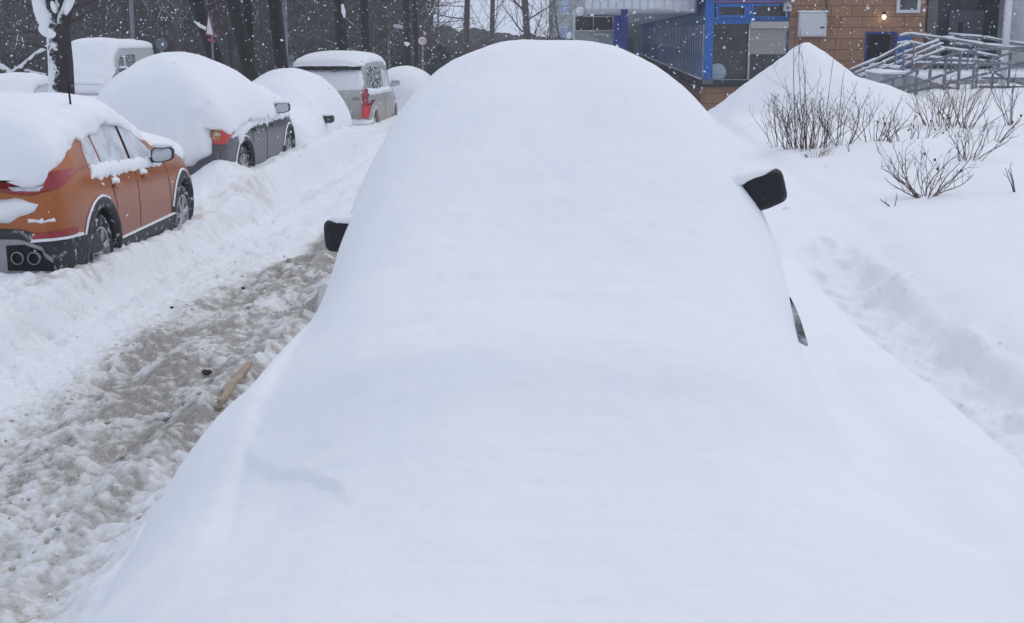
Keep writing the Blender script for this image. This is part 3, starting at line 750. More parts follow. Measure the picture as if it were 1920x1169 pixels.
# ---- orange crossover
L=4.42
suv_top=[(0,.72),(.02,1.06),(.06,1.16),(.14,1.21),(.55,1.48),(.8,1.54),(1.2,1.575),(1.8,1.575),(2.15,1.54),(2.45,1.44),(3.1,1.12),(3.7,1.06),(4.1,.98),(4.32,.86),(4.40,.66),(L,.6)]
suv_belt=[(0,1.03),(.5,1.10),(1.2,1.045),(2.4,1.0),(3.3,.965),(3.8,.9),(L,.7)]
c=Car('orange_crossover','orange crossover car with black wheel arch trim and a snowy roof, nearest on the left','car',(-5.22,10.25,.14),0,PG,L,1.84,suv_top,suv_belt,PLAN(L),M['orange'],(.88,3.52))
c.t.scale=(1,.88,1)
c.wheels(); 
for sx in (1,-1): c.arch(sx,M['plastic'])
for sx,pl in ((1,'R'),(-1,'L')):
    c.patch('rear_quarter_window',pl,[(.78,1.12),(1.09,1.10),(1.09,1.42),(.95,1.39),(.83,1.28)],M['glass_frost'],.006,.05)
    c.patch('rear_side_window',pl,[(1.14,1.095),(1.88,1.06),(1.90,1.44),(1.5,1.455),(1.14,1.435)],M['glass_frost'],.006,.06)
    c.patch('front_side_window',pl,[(1.96,1.055),(2.78,1.03),(2.70,1.12),(2.40,1.33),(2.15,1.42),(1.98,1.435)],M['glass_frost'],.006,.06)
    c.patch('sill_trim',pl,[(1.30,.25),(3.12,.25),(3.12,.44),(1.30,.42)],M['plastic'],.018,.06,.03)
    c.patch('snow_line',pl,[(1.32,.425),(3.1,.445),(3.1,.46),(1.32,.437)],M['snow'],.024,.06,.03)
    for y0,nm in ((1.22,'door_handle'),(2.10,'door_handle')):
        c.patch(nm,pl,[(y0,.905),(y0+.20,.895),(y0+.20,.925),(y0,.935)],M['orange'],.03,.05,.03)
        c.patch('snow',pl,[(y0-.01,.936),(y0+.20,.926),(y0+.16,.985),(y0+.02,.99)],M['snow'],.022,.03,.02,.02)
    for yy in ((1.94,1.04,1.95,.46),(1.14,1.07,1.30,.70)):
        c.patch('door_seam',pl,[(yy[0],yy[1]),(yy[0]+.012,yy[1]),(yy[2]+.012,yy[3]),(yy[2],yy[3])],M['black'],.002,.06)
    c.patch('door_seam',pl,[(2.94,.98),(2.952,.98),(3.02,.46),(3.008,.46)],M['black'],.002,.06)
    c.patch('window_gap',pl,[(1.93,1.10),(1.95,1.10),(1.965,1.40),(1.945,1.41)],M['black'],.009,.06)
    # crust of snow along the window base
    c.patch('window_snow',pl,[(.72,1.03),(1.3,1.0),(2.2,.985),(2.8,.965),(2.95,1.0),(2.75,1.06),(2.1,1.10),(1.2,1.14),(.84,1.14)],M['snow'],.022,.05,.01,.05,.02,seed=3)
c.patch('tail_light','B',[(-.86,1.10),(-.78,1.14),(-.45,1.12),(-.2,1.085),(.2,1.085),(.45,1.12),(.78,1.145),(.905,1.15),(.915,1.12),(.80,1.01),(.62,.96),(.40,.975),(.2,1.02),(-.2,1.02),(-.40,.975),(-.62,.96),(-.80,1.01)],M['redlens'],.020,.04,.02)
c.patch('reversing_lamp','B',[(.42,1.015),(.72,1.025),(.68,.985),(.46,.985)],M['clearlens'],.026,.04,.02)
c.patch('tail_light','R',[(.02,1.12),(.30,1.15),(.34,1.13),(.20,1.04),(.02,.99)],M['redlens'],.016,.04,.02)
c.patch('lower_bumper','B',[(-.90,.26),(.90,.26),(.91,.58),(.74,.62),(.5,.68),(-.60,.70),(-.91,.58)],M['plastic'],.03,.05,.03)
c.patch('lower_bumper','R',[(.0,.26),(.50,.26),(.47,.54),(.2,.58),(.0,.58)],M['plastic'],.016,.05,.03)
c.patch('skid_plate','B',[(-.72,.28),(.80,.28),(.70,.54),(.52,.60),(-.60,.60)],M['skid'],.055,.05,.05)
c.patch('exhaust_recess','B',[(.40,.34),(.76,.34),(.70,.51),(.55,.56),(.40,.55)],M['black'],.062,.05,.05)
c.patch('reflector','B',[(.62,.60),(.88,.625),(.88,.67),(.62,.65)],M['redlens'],.040,.05,.03)
c.patch('snow','B',[(.60,.575),(.89,.60),(.89,.62),(.62,.60)],M['snow'],.050,.04,.02)
for x in (.50,.64,-.50,-.64):
    e=MB(); e.lathe([(.036,.10),(.056,.10),(.058,-.095),(.048,-.105),(.042,-.09),(.040,.08)],(x,.0,.45),'y',24); e.lathe([(.042,.06),(.001,.06)],(x,.0,.45),'y',16,mi=1)
    link('exhaust_tip',e,[M['chrome'],M['black']],c.t,smooth=True)
c.patch('bumper_snow','B',[(-.80,.74),(.42,.73),(.52,.79),(.64,.83),(.68,.89),(.54,.93),(.3,.92),(.1,.96),(-.3,.96),(-.8,.94)],M['snow'],.085,.05,.01,.10,.04,seed=5)
c.patch('badge_snow','B',[(.58,.735),(.80,.742),(.79,.775),(.58,.77)],M['snow'],.018,.03,.01,.02)
c.patch('rear_window_snow','B',[(-.78,1.16),(-.60,1.14),(.35,1.11),(.62,1.15),(.74,1.17),(.72,1.30),(.66,1.48),(-.66,1.48),(-.74,1.3)],M['snow'],.07,.05,.01,.18,.02,seed=6)
shroud('roof_snow',c.t,[(-.06,.50,1.08,1.12,2.4),(.08,.74,1.10,1.34,2.5),(.35,.78,1.18,1.58,2.6),(.75,.76,1.34,1.68,2.6),(1.3,.76,1.44,1.74,2.6),(1.9,.75,1.43,1.72,2.6),(2.4,.74,1.28,1.60,2.6),(3.0,.80,1.06,1.32,2.6),(3.8,.80,.98,1.26,2.6),(4.2,.74,.90,1.10,2.4),(4.36,.5,.85,.9,2.4)],M['snow'],seed=11,rag=.10)
c.mirror(2.50,1.10)
c.mirror(2.50,1.10,-1)
a=MB(); a.tube([(.60,1.15,1.55),(.605,1.10,1.86)],[.011,.008],8); link('antenna',a,M['cleanplastic'],c.t)
# ---- dark grey suv, buried dome
L=4.45
g=Car('grey_suv','dark grey SUV under a high round dome of snow behind the orange car','car',(-5.62,16.45,.22),0,PG,L,1.84,[(0,.62),(.02,.95),(.10,1.10),(.3,1.4),(.6,1.50),(1.8,1.55),(2.3,1.45),(3.2,1.12),(4.2,1.0),(L-.05,.8),(L,.6)],suv_belt[:-1]+[(L,.7)],PLAN(L),M['greycar'],(.85,3.50))
g.wheels()
for sx in (1,-1): g.arch(sx,M['plastic'],.05)
shroud('roof_snow',g.t,[(-.13,.50,.98,1.06,2.2),(-.09,.74,.99,1.24,2.2),(.02,.90,1.03,1.45,2.1),(.2,.99,.90,1.66,2.0),(.6,1.02,.98,1.86,1.95),(1.1,1.02,1.02,1.95,1.95),(1.8,1.02,1.0,1.88,1.95),(2.6,.99,.97,1.64,2.0),(3.6,.95,.93,1.45,2.2),(4.1,.84,.85,1.15,2.2),(4.4,.6,.8,.95,2.2)],M['snow'],seed=17,rag=.10,noise_=.03,cx=-.07)
g.patch('tailgate_snow','B',[(-.86,.50),(.45,.50),(.58,.60),(.70,.66),(.70,.95),(.74,1.32),(-.80,1.32),(-.88,.8)],M['snow'],.22,.06,.01,.14,.06,seed=8)
g.patch('tail_light','B',[(.72,.78),(.84,.78),(.90,.94),(.90,1.16),(.83,1.14),(.80,1.02),(.74,1.06)],M['brightred'],.03,.04,.03)
g.patch('indicator_lamp','B',[(.70,.84),(.79,.82),(.80,.95),(.75,1.0),(.70,1.02)],M['amber'],.036,.04,.03)
g.patch('tail_light','R',[(.0,.82),(.12,.82),(.17,.99),(.16,1.16),(.02,1.14)],M['brightred'],.016,.04,.02)
g.patch('lower_bumper','B',[(-.88,.25),(.88,.25),(.88,.34),(-.88,.34)],M['plastic'],.02,.06,.03)
for yy in ((2.06,1.04,2.05,.40),(1.22,1.0,1.30,.70)):
    g.patch('door_seam','R',[(yy[0],yy[1]),(yy[0]+.014,yy[1]),(yy[2]+.014,yy[3]),(yy[2],yy[3])],M['black'],.003,.06)
for y0 in (1.35,2.35): g.patch('door_handle','R',[(y0,.86),(y0+.2,.85),(y0+.2,.885),(y0,.895)],M['greycar'],.03,.05,.03)
g.patch('side_snow','R',[(.30,.84),(.55,.86),(.60,.70),(.75,.80),(.9,.86),(1.1,.90),(2,.93),(2.1,.86),(2.2,.93),(3.3,.92),(3.3,1.02),(.3,1.04)],M['snow'],.03,.05,.01,.06,.03,seed=4)
g.mirror(2.75,1.10); g.mirror(2.75,1.10,-1)
# ---- third car, white mound facing us
L=4.1
hb=[(0,.6),(.03,.9),(.15,1.05),(.5,1.38),(1.2,1.46),(2.0,1.45),(2.6,1.32),(3.1,1.0),(3.7,.9),(L-.05,.7),(L,.6)]
hbb=[(0,.85),(.5,.95),(2.5,.9),(3.2,.85),(L,.65)]
w=Car('buried_hatchback','small car wholly buried in a smooth white mound between grey SUV and silver minivan','car',(-5.60,25.4,.0),math.pi,PG,L,1.70,hb,hbb,PLAN(L),M['greycar'],(.8,3.3))
w.wheels((-1,))
shroud('snow_cover',w.t,[(-.3,.3,.5,.55,2.2),(-.1,.8,.55,1.0,2.2),(.4,.93,.62,1.55,2.1),(1.2,.95,.66,1.78,2.0),(2.0,.95,.66,1.78,2.0),(2.7,.96,.62,1.6,2.0),(3.3,.95,.56,1.30,2.1),(3.9,.92,.5,1.15,2.2),(4.3,.75,.45,.9,2.2),(4.5,.3,.4,.45,2.2)],M['snow'],seed=23,rag=.14,noise_=.03)
w.mirror(2.75,.93,-1,face=-1)
w.patch('door_panel_gap','L',[(2.2,.50),(3.0,.52),(2.95,.78),(2.6,.74),(2.3,.62)],M['plastic'],.03,.05,.02)
# ---- silver minivan
L=5.1
vt=[(0,.60),(.02,1.08),(.08,1.20),(.32,1.80),(.5,1.88),(1.2,1.93),(3.0,1.92),(3.6,1.80),(4.35,1.22),(4.7,1.08),(5.0,.9),(5.06,.66),(L,.6)]
vb=[(0,1.02),(.5,1.16),(2,1.13),(3.5,1.08),(4.4,1.0),(L,.72)]
v=Car('silver_minivan','silver minivan with mud streaked tail and tall red tail lights, parked beyond the white mound','minivan',(-6.03,29.3,-.10),0,PG,L,1.92,vt,vb,[(0,.90),(.05,.95),(.18,.975),(.5,.99),(1.1,1.0),(L-1.2,1.0),(L-.6,.965),(L-.25,.89),(L-.08,.78),(L,.62)],M['silver'],(1.0,4.05),roofw=.84)
v.wheels(); 
for sx in (1,-1): v.arch(sx,M['silver'],.05)
shroud('roof_snow',v.t,[(.06,.60,1.79,1.81,3),(.16,.80,1.79,1.93,3),(.6,.83,1.84,2.05,2.8),(1.6,.83,1.86,2.12,2.7),(2.8,.83,1.84,2.10,2.7),(3.5,.82,1.72,1.98,2.8),(3.8,.78,1.62,1.75,3)],M['snow'],seed=31,rag=.03,noise_=.015)
v.patch('rear_window_snow','B',[(-.86,1.20),(.80,1.26),(.82,1.40),(.76,1.69),(-.78,1.69),(-.86,1.4)],M['snow'],.06,.07,.01,.08,.02,seed=12)
v.patch('spoiler','B',[(-.80,1.745),(.74,1.745),(.76,1.79),(-.80,1.79)],M['beigestrip'],.16,.08,.14)
v.patch('brake_light_gap','B',[(-.76,1.70),(.74,1.70),(.74,1.742),(-.76,1.742)],M['plastic'],.10,.08,.09)
wp=MB(); p0=v.cast('B',.28,1.80)[0]; p1=v.cast('B',.22,1.70)[0]; p2=v.cast('B',-.30,1.74)[0]
wp.tube([p0+Vector((0,-.13,0)),p1+Vector((0,-.12,0)),p2+Vector((0,-.10,0))],[.014,.014,.01],6); link('rear_wiper',wp,M['plastic'],v.t)
v.patch('tail_light','B',[(.80,.62),(.93,.64),(.95,1.05),(.88,1.27),(.80,1.25)],M['redlens'],.02,.05,.03)
v.patch('brake_lamp','B',[(.805,.63),(.92,.65),(.93,.88),(.805,.90)],M['brightred'],.03,.05,.03)
v.patch('tail_light','R',[(.0,.64),(.15,.66),(.17,1.0),(.13,1.28),(.02,1.25)],M['redlens'],.012,.05,.02)
v.patch('brake_lamp','R',[(.0,.65),(.14,.67),(.15,.86),(.0,.88)],M['brightred'],.018,.05,.02)
v.patch('bumper_snow','B',[(-.95,.40),(.60,.38),(.66,.44),(.95,.46),(.95,.60),(.6,.60),(.2,.55),(-.2,.56),(-.95,.60)],M['snow'],.14,.05,.01,.10,.04,seed=9)
v.patch('tailgate_handle','B',[(-.10,1.16),(.16,1.17),(.14,1.20),(-.10,1.20)],M['plastic'],.075,.05,.05)
v.patch('number_plate_recess','B',[(-.30,.60),(.12,.60),(.12,.76),(-.30,.76)],M['plastic'],.004,.05)
for sx,pl in ((1,'R'),(-1,'L')):
    v.patch('rear_side_window',pl,[(.42,1.24),(2.25,1.21),(2.35,1.70),(1.3,1.76),(.62,1.74)],M['glass_spots'],.006,.07)
    v.patch('front_side_window',pl,[(2.5,1.21),(3.7,1.16),(3.55,1.35),(3.25,1.60),(2.58,1.69)],M['glass_frost'],.006,.07)
    v.patch('side_snow',pl,[(.36,1.13),(2.4,1.10),(3.7,1.08),(3.7,1.20),(2.4,1.24),(1.6,1.235),(1.0,1.26),(.40,1.30)],M['snow'],.04,.06,.01,.06,.03,seed=14)
    v.patch('door_seam',pl,[(2.42,1.15),(2.435,1.15),(2.435,.4),(2.42,.4)],M['black'],.003,.08)
v.mirror(3.62,1.28,housing=M['silver']); v.mirror(3.62,1.28,-1,housing=M['silver'])
def text_mesh(name,body,size,mat,parent,mtx,ext=.004):
    cu=bpy.data.curves.new('t','FONT'); cu.body=body; cu.size=size; cu.align_x='CENTER'; cu.align_y='CENTER'; cu.extrude=ext
    o=bpy.data.objects.new('t',cu); COL.objects.link(o); bpy.context.view_layer.update()
    me=bpy.data.meshes.new_from_object(o.evaluated_get(bpy.context.evaluated_depsgraph_get())); bpy.data.objects.remove(o)
    me.transform(mtx); me.materials.clear(); me.materials.append(mat); r=bpy.data.objects.new(name,me); COL.objects.link(r); r.parent=parent; return r
UP=Matrix.Rotation(math.pi/2,4,'X')
hp=v.cast('B',.66,1.06)[0]
text_mesh('badge_lettering','ON',.10,M['signgrey'],v.t,Matrix.Translation((hp.x,hp.y-.012,1.06))@UP)
# ---- far white mound car
L=4.3
f=Car('distant_buried_car','rounded white mound of a buried car farthest along the road, beyond the silver minivan','car',(-5.35,35.6,0),0,PG,L,1.5,[(a_,min(z_,1.0)) for a_,z_ in hb[:-1]]+[(L,.6)],hbb[:-1]+[(L,.65)],PLAN(L),M['greycar'],(.8,3.3),wells=False)
shroud('snow_cover',f.t,[(-.4,.4,.1,.35,2.2),(-.15,.9,.1,1.0,2.2),(.5,1.05,.1,1.42,2.1),(1.2,1.08,.1,1.52,2.0),(2.4,1.05,.1,1.48,2.0),(3.3,.95,.2,1.25,2.1),(4.1,.9,.2,1.0,2.2),(4.5,.3,.2,.3,2.2)],M['snow'],seed=29)
# ---- second row: white van facing us, and a white car at the far left edge
L=5.0
vt2=[(0,.6),(.03,1.5),(.12,1.95),(.4,2.02),(3.5,2.02),(3.9,1.92),(4.55,1.20),(4.85,1.02),(4.95,.8),(L,.6)]
u=Car('white_van','white van facing the camera with snow plastered front and dark side windows behind the trunk','van',(-16.35,45.6,0),math.pi,None,L,1.95,vt2,[(0,1.1),(4,1.1),(4.6,1.0),(L,.7)],[(0,.93),(.1,.97),(.5,1),(L-1.2,1.0),(L-.4,.95),(L-.1,.86),(L,.72)],M['whitecar'],(1.0,4.0),roofw=.88)
u.wheels((-1,))
shroud('roof_snow',u.t,[(.02,.75,1.92,1.98,3),(.3,.86,1.94,2.2,3),(1.9,.88,1.96,2.26,2.8),(2.0,.88,1.96,2.20,2.8),(3.2,.88,1.96,2.30,2.8),(3.7,.87,1.92,2.22,2.8),(4.0,.86,1.75,2.0,2.8),(4.5,.86,1.2,1.5,2.8),(4.8,.86,1.0,1.25,2.8),(5.08,.8,.85,.95,2.8)],M['snow'],seed=37,rag=.04)
u.patch('windscreen_snow','F',[(-.92,.55),(.92,.55),(.90,1.2),(.82,1.9),(-.82,1.9),(-.90,1.2)],M['snow'],.12,.08,.01,.12,.05,seed=2)
u.patch('front_side_window','L',[(3.35,1.22),(3.90,1.20),(3.78,1.50),(3.55,1.72),(3.35,1.75)],M['glass_dark'],.006,.07)
u.patch('rear_side_window','L',[(2.2,1.25),(3.1,1.25),(3.1,1.74),(2.2,1.74)],M['glass_dark'],.006,.07)
u.patch('side_panel','L',[(1.0,1.18),(3.22,1.18),(3.22,1.88),(1.0,1.88)],M['whitecar'],.003,.09)
u.mirror(3.95,1.22,-1,face=-1,scale=1.5,glass=False)
L=4.2
k=Car('white_saloon','low white saloon car dusted with snow at the left edge, left of the big trunk','car',(-12.9,26.6,0),0,None,L,1.74,[(0,.6),(.03,.95),(.7,1.05),(1.2,1.36),(1.9,1.44),(2.6,1.36),(3.2,.98),(3.9,.85),(L-.05,.7),(L,.55)],[(0,.85),(.5,.92),(2.5,.9),(3.2,.85),(L,.65)],PLAN(L),M['whitecar'],(.8,3.3))
k.patch('side_window','R',[(.95,.99),(2.9,.94),(2.5,1.28),(1.9,1.35),(1.35,1.33)],M['glass_frost'],.006,.07)
k.patch('rear_window','B',[(-.66,1.06),(.66,1.06),(.55,1.34),(-.55,1.34)],M['glass_frost'],.006,.07)
shroud('roof_snow',k.t,[(-.05,.6,.97,1.0,2.6),(.1,.8,.95,1.1,2.6),(.7,.82,.98,1.2,2.6),(1.2,.74,1.27,1.47,2.6),(1.9,.72,1.32,1.56,2.6),(2.6,.72,1.26,1.48,2.6),(3.2,.8,.9,1.12,2.6),(3.9,.78,.8,1.0,2.6),(4.2,.5,.7,.75,2.6)],M['snow'],seed=41)
# ---- the big buried car in the foreground
L=4.35
bc=Car('buried_estate_car','car completely buried under thick smooth snow in the foreground, only its black mirrors showing','car',(-.2,9.0,.22),math.pi,None,L,1.74,[(0,.6),(.05,.9),(.5,1.40),(1.2,1.50),(2.2,1.48),(2.6,1.36),(3.2,.93),(3.8,.82),(L-.05,.65),(L,.55)],[(0,.8),(2.5,.82),(3.2,.78),(L,.55)],PLAN(L),M['greycar'],(.85,3.4),wells=False)
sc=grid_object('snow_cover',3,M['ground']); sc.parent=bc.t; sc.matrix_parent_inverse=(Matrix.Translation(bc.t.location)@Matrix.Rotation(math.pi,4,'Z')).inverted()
def big_mirror(cx,cy,Y,w,h,roll,xs_):
    p=at(cx,cy,Y); m=MB(); vs=[];fs=[]; n=28
    prof=((-.055,.55),(-.05,.80),(-.035,.93),(-.01,1.0),(.03,1.0),(.05,.97),(.055,.9))
    for dy,k_ in prof:
        for i in range(n):
            a=2*math.pi*i/n; c_,s_=math.cos(a),math.sin(a); e=.42
            x=math.copysign(abs(c_)**e,c_)*w/2*k_; z=math.copysign(abs(s_)**e,s_)*h/2*k_
            if x*xs_>0: z*=.93
            xr=x*math.cos(roll)-z*math.sin(roll); zr=x*math.sin(roll)+z*math.cos(roll)
            vs.append((p.x+xr,p.y+dy+xs_*xr*.25,p.z+zr))
    for j in range(len(prof)-1):
        for i in range(n): fs.append((j*n+i,j*n+(i+1)%n,(j+1)*n+(i+1)%n,(j+1)*n+i))
    fs.append(tuple(range(n))); fs.append(tuple(range(len(prof)*n-n,len(prof)*n)))
    m.add(vs,fs); m.tube([(p.x-xs_*w*.3,p.y+.03,p.z-h*.25),(p.x-xs_*(w*.5+.22),p.y+.05,p.z-h*.3)],.03,8)
    o=link('side_mirror',m,M['cleanplastic'],None,smooth=True); o.parent=bc.t; o.matrix_parent_inverse=sc.matrix_parent_inverse
    q=MB(); n=40; vs=[];fs=[]; A=14
    for j in range(A+1):
        t=j/A; x=(-1.1+1.5*t)*w if xs_>0 else (1.1-1.5*t)*w
        hh=(.030*(1-t)**.6+.010)*(1+.25*float(fbm(np.array(t*5.),np.array(xs_*3.),2,5)))*min(1,(1-t)*6+.02); ww=.075*(1-.35*t)*min(1,(1-t)*5+.05)
        for i in range(12):
            a=2*math.pi*i/12; dx=0; dz=math.sin(a)*hh; dy=math.cos(a)*ww
            zt=h*.46+dz-.05*max(0,.35-t)
            vs.append((p.x+x*math.cos(roll)-zt*math.sin(roll),p.y-.0+dy+xs_*x*.25,p.z+x*math.sin(roll)+zt*math.cos(roll)))
    for j in range(A):
        for i in range(12): fs.append((j*12+i,j*12+(i+1)%12,(j+1)*12+(i+1)%12,(j+1)*12+i))
    q.add(vs,fs)
    s_=link('snow_cap',q,M['snow'],None,smooth=True); s_.parent=o
    return o
big_mirror(1434,356,6.25,.205,.188,R_(15),1)
big_mirror(642,442,6.25,.19,.175,R_(3),-1)
e=MB(); pts=[at(px,py,Y) for px,py,Y in ((1481,556,5.75),(1494,580,5.6),(1503,602,5.5),(1511,632,5.3),(1514,645,5.25))]
vs=[]
for i,p in enumerate(pts):
    w_=(.002,.016,.022,.010,.001)[i]
    vs+=[(p.x-w_*.2,p.y-.02,p.z),(p.x-w_*4.0,p.y-w_*5,p.z-.01),(p.x-w_*5,p.y+w_*4,p.z)]
fs=[]
for i in range(4):
    for k_ in range(3): fs.append((i*3+k_,i*3+(k_+1)%3,(i+1)*3+(k_+1)%3,(i+1)*3+k_))
e.add(vs,fs); fe=link('front_wing',e,dusted('grey_wing',(.20,.205,.22),.4,.30,30,hard=.2),None,smooth=True); fe.parent=bc.t; fe.matrix_parent_inverse=sc.matrix_parent_inverse
#@@PART2
# ------------------------------------------------------------------ tiled building on the right (all at its real distance)
FY=40.0
def X_(px,Y): return at(px,90,Y).x
def Z_(py,Y): return at(1300,py,Y).z
b=thing('tiled_building','tan tiled building with blue framed windows, a long glazed side and an open dark doorway','building',(5,FY,0))
zt=7.0
W0,W1=X_(1322,FY),X_(1478,FY)           # window bay
B1=X_(1732,FY); D0,D1=X_(1621,FY),X_(1680,FY); DZ=Z_(60,FY)
zs,zl=Z_(150,FY),Z_(163,FY)
wl=MB(); wl.box((W0-.05,FY,0),(W1,FY+.3,zl)); wl.box((W1,FY,0),(D0,FY+.3,zt)); wl.box((D1,FY,0),(B1,FY+.3,zt)); wl.box((D0,FY,DZ),(D1,FY+.3,zt)); wl.box((W0-.05,FY,5.2),(W1,FY+.3,zt)); wl.box((B1-.3,FY+.3,0),(B1,FY+14,zt))
link('wall',wl,M['tiles'],b,world=True)
q=MB(); q.box((W0-.12,FY-.12,zl),(W1+.02,FY+.02,zs)); link('ledge',q,M['ledge'],b,world=True)
def frame(name,x0,x1,z0,z1,y,t,mat,parent,d=.08):
    m=MB(); m.box((x0,y,z0),(x0+t,y+d,z1)); m.box((x1-t,y,z0),(x1,y+d,z1)); m.box((x0+t,y,z1-t),(x1-t,y+d,z1)); m.box((x0+t,y,z0),(x1-t,y+d,z0+t)); return link(name,m,mat,parent,world=True)
# main posts
pst=MB(); pst.box((X_(1320,FY),FY-.16,zs),(X_(1336,FY),FY+.1,5.2)); link('corner_post',pst,M['blue'],b,world=True)
pc=MB(); pc.box((X_(1318,FY),FY-.2,zs-.12),(X_(1338,FY),FY-.0,zs+.02)); link('post_foot',pc,M['darkconcrete'],b,world=True)
win=MB(); xa,xb,xc=X_(1337,FY),X_(1403,FY),X_(1478,FY); z1,z2,z3=Z_(44,FY),Z_(6,FY),5.2
win.box((xa,FY+.10,z1-.02),(xc,FY+.16,z1+.14)); win.box((xa,FY+.1,z2-.02),(xc,FY+.16,z2+.16))
win.box((xb-.05,FY+.08,z1+.14),(xb+.07,FY+.15,z2-.02)); win.box((xa,FY+.1,z2+.16),(xc,FY+.14,z2+.19)); win.box((xb-.05,FY+.09,z2+.2),(xb+.07,FY+.15,z3)); win.box((xc-.05,FY+.07,zs),(xc-.0,FY+.17,z3))
wf=link('window_frame',win,M['blue'],b,world=True)
rs=MB(); rs.box((xa,FY+.06,Z_(5,FY)),(xc,FY+.09,Z_(2.6,FY))); link('red_trim_strip',rs,M['signred'],b,world=True)
frame('window_sash',xa+.06,xb-.06,z1+.15,z2-.03,FY+.04,.09,M['blue'],b)
frame('window_sash',xb+.08,xc-.06,z1+.15,z2-.03,FY+.04,.05,M['blue'],b)
g_=MB(); g_.box((xa,FY+.24,zs),(xc,FY+.26,z3)); link('window_glass',g_,M['shopglass'],b,world=True)
sg=MB(); sg.box((xb-.0,FY+.00,zs),(xb+.06,FY+.10,z1)); link('shutter_guide',sg,M['cream'],b,world=True)
sh=MB(); sh.box((xb+.07,FY+.02,Z_(102,FY)),(xc-.07,FY+.06,Z_(54,FY))); link('roller_shutter',sh,M['shutter'],b,world=True)
sh=MB(); sh.box((xb+.03,FY-.10,Z_(54,FY)),(xc-.02,FY+.09,Z_(41,FY))); link('shutter_box',sh,M['cream'],b,world=True,bevel=.02)
# doorway
dr=MB(); dr.box((D0,FY+.9,0),(D1,FY+.95,DZ)); dr.box((D0-.0,FY+.31,0),(D0+.02,FY+.9,DZ)); link('doorway_interior',dr,M['black'],b,world=True)
df=MB(); df.box((D0,FY-.03,DZ-.07),(D1,FY+.10,DZ)); df.box((D0,FY-.03,0),(D0+.06,FY+.1,DZ-.07)); df.box((D1-.07,FY-.03,0),(D1,FY+.1,DZ-.07)); link('door_frame',df,M['navy'],b,world=True)
dl=MB(); dl.box((D1+.02,FY-.07,.7),(D1+.42,FY-.03,DZ-.06)); link('door',dl,M['blue'],b,world=True,bevel=.01)
# window box high on the wall
x0,x1=X_(1676,FY),X_(1720,FY); z0=Z_(25,FY); m=frame('upper_window_frame',x0,x1,z0,z0+1.3,FY-.06,.09,M['whitemetal'],b,.08)
q=MB(); q.box((x0+.08,FY-.015,z0+.09),(x1-.08,FY-.004,z0+1.2)); link('upper_window_pane',q,M['shopglass'],b,world=True)
# entrance recess, columns
E1=X_(1925,FY)+6
q=MB(); q.box((B1,FY+3.2,0),(E1,FY+3.4,zt)); link('recess_wall',q,M['darkconcrete'],b,world=True)
q=MB(); q.box((X_(1742,FY),FY+.4,0),(X_(1760,FY),FY+.8,zt)); link('column',q,M['darkconcrete'],b,world=True)
q=MB(); q.box((X_(1882,FY)+.05,FY+.4,0),(X_(1908,FY),FY+.9,zt)); link('column',q,M['concrete'],b,world=True)
q=MB(); q.box((X_(1908,FY)+.01,FY+.6,0),(E1,FY+1.0,zt)); link('pale_wall',q,M['lightwall'],b,world=True)
q=MB(); q.box((X_(1775,42.5),42.4,.8),(X_(1840,42.5),42.55,Z_(20,42.5))); o=link('entrance_door',q,simple('slate_door',(.10,.115,.155),.5),b,world=True)
q=MB(); q.box((X_(1795,42.3),42.33,Z_(66,42.3)),(X_(1803,42.3),42.38,Z_(42,42.3))); link('door_slot_window',q,M['black'],b,world=True)
q=MB(); q.box((X_(1842,42.3),42.3,0),(X_(1876,42.3),43.1,zt)); link('dark_opening',q,M['black'],b,world=True)
q=MB(); q.box((B1,FY+.3,zt-.3),(E1,FY+14,zt)); q.box((W0,FY+.3,zt-.3),(B1-.31,FY+14,zt)); link('roof',q,M['darkconcrete'],b,world=True)
# long glazed side receding away
SX=X_(1320,FY)
q=MB(); q.box((SX+.02,FY+.35,zs),(SX+.06,FY+72,Z_(100,FY)));  q.box((SX+.02,FY+.35,Z_(42,FY)),(SX+.06,FY+72,5.0)); link('side_glazing',q,M['palepane'],b,world=True)
q=MB(); q.box((SX+.02,FY+.35,Z_(100,FY)),(SX+.05,FY+72,Z_(42,FY))); link('side_glazing',q,simple('pale_glazing_band',(.68,.72,.78),.3,0,.2,1.5),b,world=True)
q=MB(); q.box((SX,FY+.3,0),(SX+.3,FY+72,zs-.01)); link('side_base',q,M['tiles'],b,world=True)
q=MB(); q.box((SX-.02,FY+.3,zl-.1),(SX-.002,FY+72,zs-.01)); link('side_sill',q,M['ledge'],b,world=True)
q=MB(); q.box((SX-.08,FY+.3,zs),(SX+.0,FY+72,zs+.05)); link('side_ledge',q,M['snow'],b,world=True)
y=FY+.9; kk=0
while y<FY+66 and kk<70:
    q=MB(); q.box((SX-.03,y-.11,zs+.05),(SX-.008,y+.11,4.65)); link('mullion',q,M['bluegrey'],b,world=True); y+=.95; kk+=1
for zz,h in ((Z_(9,FY),.07),(Z_(42,FY),.12),(Z_(26,FY),.05)):
    q=MB(); q.box((SX-.055,FY+.2,zz-h/2),(SX-.032,FY+68,zz+h/2)); link('side_rail',q,M['bluegrey'],b,world=True)
